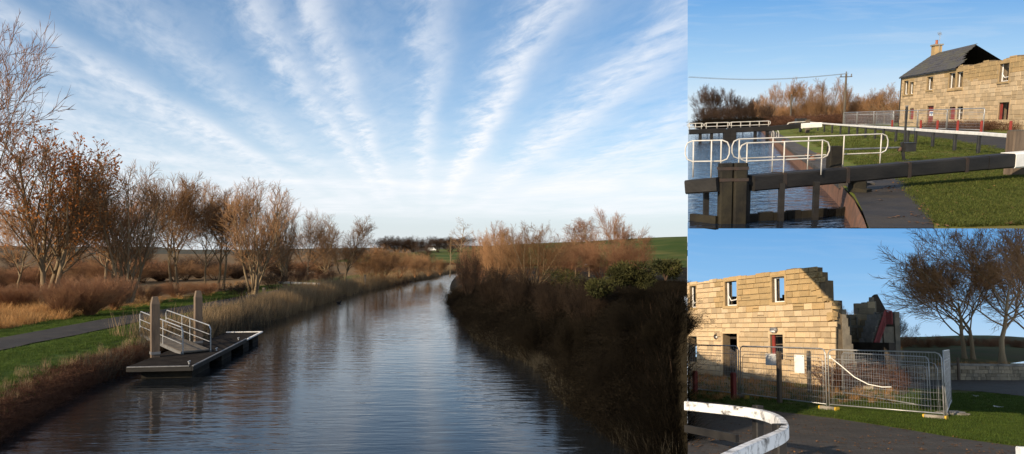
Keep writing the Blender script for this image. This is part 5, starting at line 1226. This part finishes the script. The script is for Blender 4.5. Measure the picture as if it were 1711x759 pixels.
mb = MB(); strip(P, mb, [[(EDGE_X + .3, 674), (EDGE_X + .3, 775)], [(1240, 684), (1240, 775)], [(1330, 694), (1330, 775)], [(1400, 701), (1400, 775)], [(1500, 714), (1500, 775)], [(1600, 729), (1600, 775)], [(1711, 742), (1711, 775)], [(1780, 750), (1780, 775)]], .012); structure(mb, 'block_path', M_brickp, P)
mb = MB(); strip(P, mb, [[(1470, 634), (1470, 646)], [(1560, 631.5), (1560, 647)], [(1640, 630), (1640, 650)], [(1711, 629), (1711, 656)], [(1790, 628), (1790, 660)]], .018); structure(mb, 'block_path', M_brickp, P)
# ---- ruin facade
g0 = .3
WR = Wall(P, P.gp(1150, 621.5, g0), P.gp(1397, 637.5, g0)); WR.o.z = 0
ru = thing('ruined_house', 'roofless burnt sandstone house front with stepped broken right edge', 'house', P, WR.P(WR.L * .6, 0))
OPR = {k: rect(WR, *v_) for k, v_ in dict(w0=(1153, 1163.5, 484, 520), w1=(1211.5, 1231.5, 474.5, 515.5), w2=(1290, 1311, 465.5, 508), door=(1208, 1232.5, 562, 628), l0=(1151, 1165, 565, 610), l1=(1287, 1309, 562, 607)).items()}
OPR['door'] = OPR['door'][:2] + (0.0,) + OPR['door'][3:]
prof_r = [WR.px(px, py) for px, py in [(1351, 447), (1367, 447), (1370, 458), (1374, 468), (1367, 476), (1367, 484), (1374, 496), (1386, 498), (1388, 507), (1397, 508), (1397, 640)]]
def s1R(z): zs = [q[1] for q in prof_r][::-1]; ss = [q[0] for q in prof_r][::-1]; return float(np.interp(z, zs, ss)) + (.16 * math.sin(z * 17) + .10 * math.sin(z * 41)) * (z > 3.0)
tz_ = max(q[1] for q in prof_r)
zA = WR.px(1160, 477.5)[1]; zB = WR.px(1350, 447)[1]
def topR(a): return zA + (zB - zA) * min(1, max(0, (a - WR.px(1160, 477)[0]) / (WR.px(1350, 447)[0] - WR.px(1160, 477)[0]))) + .05 * math.sin(a * 2.7)
cols = []; a = 0.0; s_end = WR.L - .03
while a < s_end:
    b_ = min(a + .35, s_end); mid = (a + b_) / 2; z = topR(mid)
    while z > .5 and s1R(z) < b_ - .02: z -= .08
    cols.append((a, b_, z - .04)); a = b_
mb = MB(); core(mb, WR, cols, list(OPR.values()), -.2, .5); mb.part('wall', M_mortar, ru)
n2 = ashlar(WR, ru, list(OPR.values()), .0, topR, lambda z: 0.02, s1R, .22, .36, .32, .85, 12, ST_main, .05, 300, ST_moss, 3.9, gap=.024)
print('stones', n1, n2)
for k in ('w0', 'w1', 'w2'):
    wn = window(WR, ru, OPR[k], sash=False, surround=M_stones, bent=(k != 'w2'))
for k in ('l0', 'l1'):
    wn = window(WR, ru, OPR[k], frame=False, sill=True); a0, a1, z0, z1 = OPR[k]
    mb = MB(); q0, q1 = (a0 + .02, a0 + .22) if k == 'l1' else (a1 - .2, a1 - .02); WR.box(mb, q0, q1, z0 + .02, z1 - .02, -.16, -.10); mb.part('red_jamb', M_red, wn)
    mb = MB()
    for q in (.28, .62, .93): mb.bar(WR.P(a0 + .1, z0 + (z1 - z0) * q, -.22), WR.P(a1 - .04, z0 + (z1 - z0) * (q + .03), -.22), .05, .06)
    mb.part('broken_batten', M_wood, wn)
a0, a1, z0, z1 = OPR['door']
mb = MB(); WR.box(mb, a0 - .15, a0 - .001, 0, z1, -.05, .05); WR.box(mb, a1 + .001, a1 + .15, 0, z1, -.05, .05); WR.box(mb, a0 - .25, a1 + .25, z1 + .001, z1 + .26, -.05, .052); dw = mb.part('doorway', M_stone, ru)
mb = MB()
for i in range(6): q = a0 + .1 + i * (a1 - a0 - .2) / 6; WR.box(mb, q, q + (a1 - a0) / 8, .02, z1 - .9 - .08 * (i % 3), -.42, -.38)
mb.part('charred_boards', M_char, dw)
# depth behind: side wall, rear wall, inner partitions
mb = MB()
dpR = 6.0
for i in range(9): z = .0 + i * .42; WR.box(mb, WR.L - .5, WR.L - .02, z - (.2 if i == 0 else 0), z + .42, -.502 - max(.25, 1.0 - i * .09), -.502)
mb.part('gable_stub', M_concd, ru)
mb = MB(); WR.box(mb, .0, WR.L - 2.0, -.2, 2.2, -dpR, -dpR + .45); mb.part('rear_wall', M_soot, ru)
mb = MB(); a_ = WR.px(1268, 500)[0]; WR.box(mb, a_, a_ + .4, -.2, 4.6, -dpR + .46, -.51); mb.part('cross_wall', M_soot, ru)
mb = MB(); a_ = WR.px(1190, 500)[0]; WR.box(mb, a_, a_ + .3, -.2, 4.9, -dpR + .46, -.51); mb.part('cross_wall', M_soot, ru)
mb = MB(); a0_, a1_ = WR.px(1290, 480)[0], WR.px(1301, 480)[0]; WR.box(mb, a0_ - .4, a1_ + .12, 2.6, 4.75, -1.4, -1.0); mb.part('inner_pier', M_soot, ru)
mb = MB(); WR.box(mb, .2, WR.px(1268, 500)[0] - .02, 2.25, 2.40, -dpR + .46, -.51); mb.part('upper_floor', M_char, ru)
mb = MB(); sA = WR.px(1211, 500)[0]; WR.box(mb, sA - .6, sA + 1.6, 2.5, 4.8, -2.4, -2.1); mb.part('inner_pier', M_soot, ru)
rgs = random.Random(19)
for i in range(16):                            # loose stones on the broken edge
    z = rgs.uniform(3.2, 5.6); s_ = s1R(z) - rgs.uniform(.1, .35); k = rgs.uniform(.14, .3); o_ = link(bpy.data.objects.new('stone', rgs.choice(ST_moss)), ru)
    o_.matrix_local = Matrix.Translation(WR.P(s_, z, -rgs.uniform(.1, .4)) - BASE[ru]) @ WR.rot() @ Matrix.Rotation(rgs.uniform(-.25, .25), 4, 'Y') @ Matrix.Diagonal((k * 1.5, .3, k * .8, 1))
for i in range(12):                            # fallen stones at its foot
    s_ = WR.L + rgs.uniform(-1.2, 1.8); k = rgs.uniform(.1, .3); c = WR.P(s_, 0, rgs.uniform(-.8, 1.3)); t_ = MB(); 
    o_ = bpy.data.objects.new('fallen_stone', rgs.choice(ST_rub)); COL.objects.link(o_)
    o_.matrix_world = P.M @ Matrix.Translation(c) @ Matrix.Rotation(rgs.uniform(0, 6), 4, 'Z') @ Matrix.Rotation(rgs.uniform(-.3, .3), 4, 'X') @ Matrix.Diagonal((k * 1.6, k, k, 1)); tag(o_, 'fallen building stone lying by the broken corner of the ruin', 'stone', 'fallen stones by the ruin')
# wall lamp and lantern
c = WR.P(WR.px(1296, 554)[0], WR.px(1296, 554)[1], .12); lm = thing('wall_lamp', 'grey bulkhead lamp above the ground-floor window', 'lamp', P, c)
mb = MB(); mb.tube([c - WR.e * .26, c - WR.e * .2, c + WR.e * .2, c + WR.e * .26], [.06, .13, .13, .06], 10); mb.part('hood', M_galvd, lm, True)
mb = MB(); mb.tube([c - WR.e * .17 - V((0, 0, .08)) + WR.n * .04, c + WR.e * .17 - V((0, 0, .08)) + WR.n * .04], .085, 8); mb.part('lens', M_plastic, lm, True)
c = WR.P(WR.px(1198, 568)[0], WR.px(1198, 568)[1], .14); lm = thing('wall_lantern', 'small black wall lantern left of the open doorway', 'lamp', P, c)
mb = MB(); mb.bar(c - V((0, 0, .18)) - WR.n * .1, c + V((0, 0, .22)) - WR.n * .1, .08, .05, WR.n); mb.part('back_plate', M_black, lm)
mb = MB(); mb.lathe(c - V((0, 0, .12)), [(.04, 0), (.08, .05), (.09, .2), (.03, .27)], 8); mb.part('lantern_head', M_black, lm)
mb = MB(); mb.lathe(c - V((0, 0, .06)) + WR.e * .16, [(.05, 0), (.06, .06), (.04, .10)], 8); mb.part('bulb_cover', M_plastic, lm)
# ---- the back part: sooty wall with window hole, concrete stair, stair tower, red balustrade
yb = 44.0
def bp_(px, row, y=yb): return P.at(px, row, y)
bw = thing('rear_stair_block', 'sooty rear building stump with outside concrete stair and stepped wall', 'ruin', P, V((bp_(1450, 600).x, yb, 0)))
XL = lambda px, y=yb: P.at(px, 600, y).x
ZL = lambda px, row, y=yb: P.at(px, row, y).z
WB = Wall(P, V((XL(1400), yb, 0)), V((XL(1465), yb - .1, 0)))
wall_cols = [(1400, 1413, 527), (1413, 1433, 526), (1433, 1446, 507), (1446, 1456, 505), (1456, 1466, 503)]
opn = [WB.px(1404, 572)[0], WB.px(1411, 572)[0], WB.px(1407, 556)[1], WB.px(1407, 534)[1]]
mb = MB(); core(mb, WB, [(WB.px(a, 560)[0], WB.px(b_, 560)[0], WB.px((a + b_) / 2, r_)[1]) for a, b_, r_ in wall_cols], [tuple(opn)], -.2, .45); mb.part('wall', M_concd, bw)
ashlar(WB, bw, [tuple(opn)], 0.0, lambda a: min([WB.px((q[0] + q[1]) / 2, q[2])[1] for q in wall_cols if WB.px(q[0], 560)[0] - .01 <= a <= WB.px(q[1], 560)[0] + .01] or [0]), lambda z: .02, lambda z: WB.L - .05, .35, .45, .5, 1.0, 44, ST_rub, .03, 120)
mb = MB()
WB.box(mb, WB.px(1419, 560)[0], WB.px(1421.5, 560)[0], WB.px(1420, 572)[1], WB.px(1420, 530)[1], .03, .12); WB.box(mb, WB.px(1430.5, 560)[0], WB.px(1433, 560)[0], WB.px(1432, 568)[1], WB.px(1432, 530)[1], .03, .12); WB.box(mb, WB.px(1417, 560)[0], WB.px(1446, 560)[0], WB.px(1432, 548)[1], WB.px(1432, 544)[1], .125, .17)
mb.part('plaster_strip', M_conc, bw)
# stair: flight climbing to the right and back
ys = yb - 2.6; nst = 11; x0, x1 = P.at(1437, 600, ys).x, P.at(1476, 600, ys).x; zt_ = P.at(1474, 524, ys).z
for i in range(nst):
    xa = x0 + (x1 - x0) * i / nst; xb_ = x0 + (x1 - x0) * (i + 1) / nst; zz_ = zt_ * (i + 1) / nst
    mb = MB(); mb.bbox((xa, ys + .02, -.2), (xb_, ys + 1.5, zz_)); mb.part('stair_step', M_conc, bw)
tx0, tx1 = P.at(1476, 560, ys).x + .01, P.at(1494, 560, ys).x
mb = MB(); mb.bbox((tx0, ys - .02, -.2), (tx1, ys + 1.55, P.at(1480, 545, ys).z)); mb.part('landing', M_concd, bw)
mb = MB(); mb.bbox((P.at(1464, 520, ys + 1.6).x, ys + 1.58, 0), (tx1 + .02, ys + 1.9, P.at(1480, 521, ys + 1.6).z)); mb.part('landing_wall', M_conc, bw)
mb = MB(); mb.bbox((tx1 + .025, ys - .1, -.2), (tx1 + .3, ys + 1.9, P.at(1494, 520, ys).z)); mb.part('side_pier', M_concd, bw)
mb = MB(); mb.prism([bp_(1461, 545, yb + .6), bp_(1482, 545, yb + .6), bp_(1482, 520, yb + .6), bp_(1466, 491, yb + .6), bp_(1462, 494, yb + .6), bp_(1461, 500, yb + .6)], V((0, .4, 0))); mb.part('broken_gable', M_soot, bw)
mb = MB(); mb.prism([bp_(1456, 530, yb + .05), bp_(1460, 530, yb + .05), bp_(1460.5, 497, yb + .05), bp_(1457, 496, yb + .05)], V((0, .4, 0))); mb.part('broken_pier', M_concd, bw)
bl_ = thing('stair_balustrade', 'red solid-looking metal balustrade slanting down the concrete stair', 'railing', P, V((P.at(1450, 620, ys - .1).x, ys - .1, 0)))
yr = ys - .12; A0, A1 = P.at(1449, 627, yr), P.at(1480, 541, yr); A0.z = max(.05, A0.z); hb = P.at(1479, 520, yr).z - P.at(1479, 543, yr).z
mb = MB(); mb.bar(A0 + V((0, 0, hb * .75)), A1 + V((0, 0, hb)), .07, .08); mb.part('top_rail', M_redrail, bl_)
mb = MB(); mb.bar(A0 + V((0, 0, .05)), A1 + V((0, 0, .05)), .06, .08); mb.part('bottom_rail', M_redrail, bl_)
for i in range(15): c = A0.lerp(A1, i / 15); mb = MB(); mb.box(c + V((0, 0, hb * .44)), (.11, .03, hb * .68)); mb.part('baluster', M_redrail, bl_)
B1 = P.at(1491, 541, yr)
mb = MB(); mb.bar(A1 + V((0, 0, hb)), V((B1.x, yr, A1.z + hb * .93)), .07, .08); mb.part('top_rail', M_redrail, bl_)
for i in range(6): c = A1.lerp(V((B1.x, yr, A1.z)), (i + .4) / 6); mb = MB(); mb.box(c + V((0, 0, hb * .45)), (.13, .03, hb * .9)); mb.part('baluster', M_redrail, bl_)
# ---- security fence
fp = [P.gp(1100, 656, 0), P.gp(1236.5, 668, 0), P.gp(1383.5, 684, 0), P.gp(1581, 697, 0)]
labs = ['mesh security panel at the left edge before the doorway', 'mesh security panel carrying the two white notices', 'mesh security panel in front of the concrete stair']
hF = 1.93
q_ = fp[1] - fp[0]; st0 = P.gp(1152, 660.5, 0)
for i, (a, b_) in enumerate(((st0, fp[1]), (fp[1], fp[2]), (fp[2], fp[3]))):
    e = (b_ - a).normalized(); tube_fence(P, a + e * .05, b_ - e * .05, hF if i < 2 else hF - .03, labs[i], 'security fence before the ruin', ncol=int((b_ - a).length / .085), nrow=9)
rb_ = P.gp(1590, 672, 0); tube_fence(P, fp[3] + V((.06, .1, 0)), rb_, hF + .02, 'mesh security panel turning back at the right end of the fence', 'security fence before the ruin', ncol=26)
tube_fence(P, P.gp(1409, 662, 0), P.gp(1563, 686, 0) + V((0, .25, 0)), hF - .2, 'second mesh panel standing behind the right security panel', 'security fence before the ruin', ncol=44)
for i, (px, row) in enumerate(((1238, 669.5), (1385, 686.5), (1563, 698.0))):
    c = P.gp(px, row, 0); t_ = thing('ballast_block', ['concrete fence foot with yellow ends under the left panel joint', 'concrete fence foot with yellow ends under the middle panel joint', 'long concrete fence foot with yellow ends at the right fence end'][i], 'ballast block', P, c, 'fence feet')
    L_ = .62; e = (fp[3] - fp[2]).normalized() if i == 2 else V((.5, -.85, 0)).normalized(); sd_ = V((-e.y, e.x, 0)); mb = MB(); mb.bar(c - e * L_ * .42 + V((0, 0, .06)), c + e * L_ * .42 + V((0, 0, .06)), .2, .12, ch=.02); mb.part('block', M_conc, t_)
    for k in (-1, 1): mb = MB(); mb.bar(c + e * (k * L_ * .425) + V((0, 0, .06)), c + e * (k * L_ * .5) + V((0, 0, .06)), .205, .125, ch=.02); mb.part('yellow_end', M_yellow, t_)
t_ = thing('concrete_slab', 'flat grey concrete slab on the grass by the fence end', 'slab', P, P.gp(1592, 690, 0)); c = P.gp(1592, 690.5, 0); mb = MB(); mb.box(c + V((0, 0, .04)), (.7, .6, .08)); mb.part('slab', M_conc, t_); mb = MB(); mb.box(c + V((.05, .05, .10)), (.5, .4, .03)); mb.part('puddle_tray', M_galvd, t_)
# stays and loose strip
t_ = thing('loose_strip', 'pale plastic strip drooping across the right security panel', 'strip', P, P.gp(1440, 650, 0)); ym = fp[2].y - .12
pts_ = [fp[2].lerp(fp[3], q) + V((0, -.10, z)) for q, z in ((.02, 1.66), (.12, 1.40), (.24, 1.06), (.36, .86), (.48, .80), (.56, .82))]
mb = MB(); mb.tube(pts_, .018, 5); mb.part('strip', M_plastic, t_, True); mb = MB(); mb.tube([pts_[0] + V((0, 0, -.06)), pts_[0] + V((0, 0, .06))], .03, 6); mb.part('tie', M_plastic, t_)
# posts in the yard
for px, brow, trow, m_, lb, wd, nm in ((1303, 677, 590, M_wood, 'tall weathered square post before the left notice', .14, 'timber_post'), (1353, 661, 588, M_woodd, 'tall dark-topped post right of the right notice', .13, 'timber_post'), (1161.5, 664, 625, M_red, 'short red post at the left edge of the yard', .16, 'red_post'), (1226, 671, 627, M_red, 'short red post below the doorway panel', .16, 'red_post')):
    q = P.gp(px, brow, 0); h_ = P.at(px, trow, q.y).z; t_ = thing(nm, lb, 'post', P, q); mb = MB(); mb.bar(q - V((0, 0, .2)), q + V((0, 0, h_ - .03)), wd, wd, V((.9, .4, 0)), .012); mb.part('shaft', m_, t_)
    mb = MB(); mb.bar(q + V((0, 0, h_ - .029)), q + V((0, 0, h_)), wd * .9, wd * .9, V((.9, .4, 0)), .02); mb.part('top', M_woodd if m_ is not M_red else M_redrail, t_)
# notices tied to the mesh
ef = (fp[2] - fp[1]).normalized()
for (x0, x1, y0, y1), lb in (((1279, 1298.5, 594, 614), 'left white notice board tied to the security mesh, wider than tall'), ((1327, 1344, 595, 626), 'right white notice board tied to the security mesh, taller than wide')):
    Wf = Wall(P, fp[1], fp[2]); (a0, z1), (a1, z0) = Wf.px(x0, y0, .05), Wf.px(x1, y1, .05); t_ = thing('notice_board', lb, 'sign', P, Wf.P((a0 + a1) / 2, z0, .05), 'notices on the fence')
    mb = MB(); Wf.box(mb, a0, a1, z0, z1, .04, .052); mb.part('board', M_sign, t_)
    for q in (a0 + .05, a1 - .05): mb = MB(); Wf.box(mb, q - .015, q + .015, z1 - .06, z1 - .03, .0525, .06); mb.part('cable_tie', M_black, t_)
# white curved rail in the foreground
cr = thing('white_rail', 'thick white painted rail bending round in the near foreground, on dark posts', 'railing', P, P.gp(1265, 745, 0))
hR = 1.0; cl_ = [(1146, 676.5), (1200, 680.5), (1245, 684.5), (1272, 688.5), (1291, 693.5), (1304, 700.5), (1310, 708.5), (1310, 716.5), (1300, 723.5), (1270, 736.5), (1235, 752), (1190, 775)]
cp = [P.gp(a, b_, hR) for a, b_ in cl_]; sec = []
mb = MB(); rows = []
def smooth_pts(pp, k=4):
    out = []
    for i in range(len(pp) - 1):
        p0, p1, p2, p3 = pp[max(0, i - 1)], pp[i], pp[i + 1], pp[min(len(pp) - 1, i + 2)]
        for j in range(k):
            t = j / k; out.append(.5 * ((2 * p1) + (p2 - p0) * t + (2 * p0 - 5 * p1 + 4 * p2 - p3) * t * t + (3 * p1 - p0 - 3 * p2 + p3) * t ** 3))
    return out + [pp[-1]]
sp_ = smooth_pts(cp); rows = []
for i, p in enumerate(sp_):
    d = (sp_[min(i + 1, len(sp_) - 1)] - sp_[max(i - 1, 0)]); d.z = 0; d.normalize(); nn = V((-d.y, d.x, 0)); a_, c_ = .055, .012
    rows.append([p + nn * x + V((0, 0, z)) for x, z in ((a_, -.16 + c_), (a_, -c_), (a_ - c_, 0), (-a_ + c_, 0), (-a_, -c_), (-a_, -.16 + c_), (-a_ + c_, -.16), (a_ - c_, -.16), (a_, -.16 + c_))])
mb.sheet(rows); 
M_chip = mat('chipped_white_paint', (.80, .79, .77), (.72, .71, .69), 3, .45, .3, 30, c3=(.07, .065, .06), s3=5.5)
mb.part('rail', M_chip, cr)
for px, row in ((1266, 690), (1302, 723)):
    q = P.gp(px, row, hR - .08); q.z = 0; mb = MB(); mb.bar(q - V((0, 0, .2)), q + V((0, 0, hR + .01)), .15, .15, V((1, .3, 0)), .02); mb.part('post', M_tar, cr)
q0 = P.gp(1146, 722, .35); q1 = P.gp(1232, 737, .35); mb = MB(); mb.bar(q0, q1, .08, .14); mb.part('lower_rail', M_tar, cr)
c = P.at(1706, 760, 6.5); t_ = thing('rail_end', 'white rounded rail end poking in at the lower right corner', 'railing', P, V((c.x, c.y, 0)))
mb = MB(); a = P.gp(1698, 741, hR); mb.bar(a + V((.02, 0, -.08)), a + V((1.6, -.3, -.08)), .12, .16, ch=.02); mb.part('rail', M_chip, t_); mb = MB(); mb.bar(V((a.x + .4, a.y - .05, -.2)), V((a.x + .4, a.y - .05, hR - .17)), .13, .13, V((1, 0, 0)), .02); mb.part('post', M_tar, t_)
# ---- rubble wall on the right
Wg = Wall(P, P.gp(1494, 634, 0), P.gp(1730, 630, 0)); gw_ = thing('boundary_wall', 'low mossy rubble stone wall with flat coping below the big tree', 'wall', P, Wg.P(Wg.L / 2, 0))
hW = Wg.px(1650, 604)[1]; hW0 = Wg.px(1520, 607)[1]; ga_ = Wg.px(1601, 620)[0]
mb = MB(); Wg.box(mb, 0, ga_ - .15, -.2, hW0 - .12, -.45, 0); Wg.box(mb, ga_ - .149, Wg.L, -.2, hW - .12, -.45, 0); mb.part('core', M_mortar, gw_)
ashlar(Wg, gw_, [], 0, lambda a: hW - .12 if a > ga_ - .15 else hW0 - .12, lambda z: .02, lambda z: Wg.L, .12, .24, .18, .55, 77, ST_rub, .05, 230)
a = ga_
while a < Wg.L: mb = MB(); ln = rg.uniform(.5, .9); Wg.box(mb, a, min(a + ln - .02, Wg.L), hW - .118, hW - .0 + rg.uniform(-.02, .02), -.5, .08); mb.part('coping_stone', M_conc, gw_); a += ln
q = Wg.P(ga_ - .25, 0, .25); t_ = thing('gate_post', 'slim wooden post at the end of the rubble wall', 'post', P, q); mb = MB(); mb.bar(q - V((0, 0, .2)), q + V((0, 0, 1.35)), .12, .12, V((1, 0, 0)), .01); mb.part('shaft', M_wood, t_); mb = MB(); mb.bar(q + V((0, 0, 1.351)), q + V((0, 0, 1.4)), .13, .13, V((1, 0, 0)), .03); mb.part('cap', M_woodd, t_)
# ground rises behind the wall, hedges and hill beyond
M_far = mat('far_fields', (.07, .085, .03), (.14, .11, .05), .12, .95, c3=(.10, .075, .045), s3=.05, spec=.05)
mb = MB(); rows = [[Wg.P(a, hW - .35, -.5) for a in np.linspace(-1, Wg.L + 1, 10)], [Wg.P(a, hW - .1, -3) for a in np.linspace(-1, Wg.L + 1, 10)]]
yy0 = rows[1][0].y
for y, row in ((60, 583), (72, 577), (86, 566), (94, 559)): rows.append([P.at(px, row - 3 * math.sin(px * .02), y) for px in np.linspace(1480, 1790, 10)])
mb.sheet(rows); structure(mb, 'far_hill', M_far, P, True)
mb = MB(); rows = []
for y, row in ((80, 584), (90, 572), (94.5, 566)): rows.append([P.at(px, row, y) for px in np.linspace(EDGE_X + 1, 1480, 8)])
mb.sheet(rows); structure(mb, 'far_hill', M_far, P, True)
for i in range(15):
    px = 1500 + i * 15.5; y = 70 + 8 * ((i * 7) % 5) / 4; p = P.at(px, 588, y)
    tree(P, 'bush2' if i % 2 else 'bush', p, (588 - 563 + (i * 5) % 7) / F * y, 34 / F * y, i * 2.1, ORD[i] + ' rust-brown bush from the left in the hedge behind the rubble wall', name='hedge_bush', cat='bush', group='hedge behind the rubble wall', twig=M_twigr, bark=M_twigr)
def TB(k, px, brow, trow, wpx, y, rz, label, **kw):
    p = P.at(px, brow, y); return tree(P, k, p, (brow - trow) / F * y, wpx / F * y, rz, label, name='bare_tree', cat='tree', **kw)
TB('oak', 1676, 606, 352, 400, 50, 2.0, 'tallest spreading bare tree behind the rubble wall, its crown reaching farthest left')
TB('oak2', 1622, 606, 396, 270, 52, .5, 'bare tree leaning out left of the big spreading one', lean=-.18)
TB('oak', 1722, 606, 350, 280, 54, 4.6, 'bare tree at the right edge overlapping the big one')
TB('oak2', 1418, 598, 512, 60, 70, 1.5, 'faint bare tree seen behind the broken rear wall', twig=M_twigd)
TB('oak', 1500, 600, 520, 60, 72, 3.5, 'faint bare tree right behind the stair tower', twig=M_twigd)
gp_ = P.at(1706, 600, 50); 
# ---- ground cover
rg = random.Random(91); pg, pw, ph = [], [], []
for i in range(40000):
    px = rg.uniform(1150, 1730); row = 648 + 95 * rg.random(); p = P.gp(px, row, 0)
    lowr = float(np.interp(px, [1150, 1240, 1330, 1400, 1500, 1600, 1711, 1780], [674, 684, 694, 701, 714, 729, 742, 750])) - 1
    upr = float(np.interp(px, [1150, 1300, 1400, 1480, 1640, 1711, 1790], [664, 672, 678, 660, 652, 658, 662]))
    if row > lowr or row < upr: continue
    if px < 1400 and rg.random() < .65: continue
    if len(pg) < 13000: pg.append((p.x, p.y, -.01, rg.uniform(0, 6.28), rg.uniform(.5, 1.05)))
for i in range(900):
    px = rg.uniform(1152, 1500); row = 630 + 44 * rg.random(); p = P.gp(px, row, 0)
    if (p - WR.o).dot(WR.n) < .25 and px < 1400: continue
    pw.append((p.x, p.y, 0, rg.uniform(0, 6.28), rg.uniform(.3, .75)))
for i in range(60):
    px = rg.uniform(1380, 1500); p = P.gp(px, rg.uniform(632, 652), 0); ph.append((p.x, p.y, 0, rg.uniform(0, 6.28), rg.uniform(1.2, 3.0)))
scatter('grass', S_grass, pg, P, 'short green grass around the foot of the security fence', 'grass')
scatter('yard_weeds', S_straw, [q[:4] + (q[4] * .6,) for q in pw[:420]], P, 'dry yellowish weeds in the yard before the ruin', 'weeds')
scatter('yard_weeds', S_grassb, [q[:4] + (q[4] * 3.2,) for q in pw[420:]], P, 'mossy green tufts in the yard before the ruin', 'weeds')
scatter('dry_weeds', S_weed, ph, P, 'tall dry brown weeds below the concrete stair', 'weeds')
lv = []
for i in range(1100):
    px = rg.uniform(1152, 1725); row = rg.uniform(640, 772); p = P.gp(px, row, .02); lv.append((p.x, p.y, .02, rg.uniform(0, 6.28), rg.uniform(.35, .8)))
scatter('fallen_leaves', S_leaf, lv, P, 'brown fallen leaves strewn over the block path and grass', 'leaves')
pt_ = [(Wg.P(rg.uniform(ga_, Wg.L), hW - .3, rg.uniform(-2.2, -.55)), rg) for _ in range(90)]
scatter('dry_grass', S_straw, [(q.x, q.y, q.z, rg.uniform(0, 6.28), rg.uniform(.4, .8)) for q, _ in pt_], P, 'dry grass along the top of the rubble wall', 'grass')
for px, row, lb in ((1632, 659, 'small white scrap of litter on the grass by the far path'), (1667, 677, 'smaller white scrap of litter lower on the grass'), (1512, 612, 'crumpled white bag beyond the security fence')):
    c = P.gp(px, row, .0); t_ = thing('litter', lb, 'litter', P, c); mb = MB(); k = .16 if px != 1512 else .5
    vs = [c + V((rg.uniform(-1, 1) * k, rg.uniform(-1, 1) * k, rg.uniform(.0, .5) * k)) for _ in range(9)]; mb.add(vs, [(0, 1, 2), (2, 3, 4), (4, 5, 6), (6, 7, 8), (1, 3, 5), (0, 4, 8), (2, 6, 7)]); mb.part('scrap', M_sign, t_)
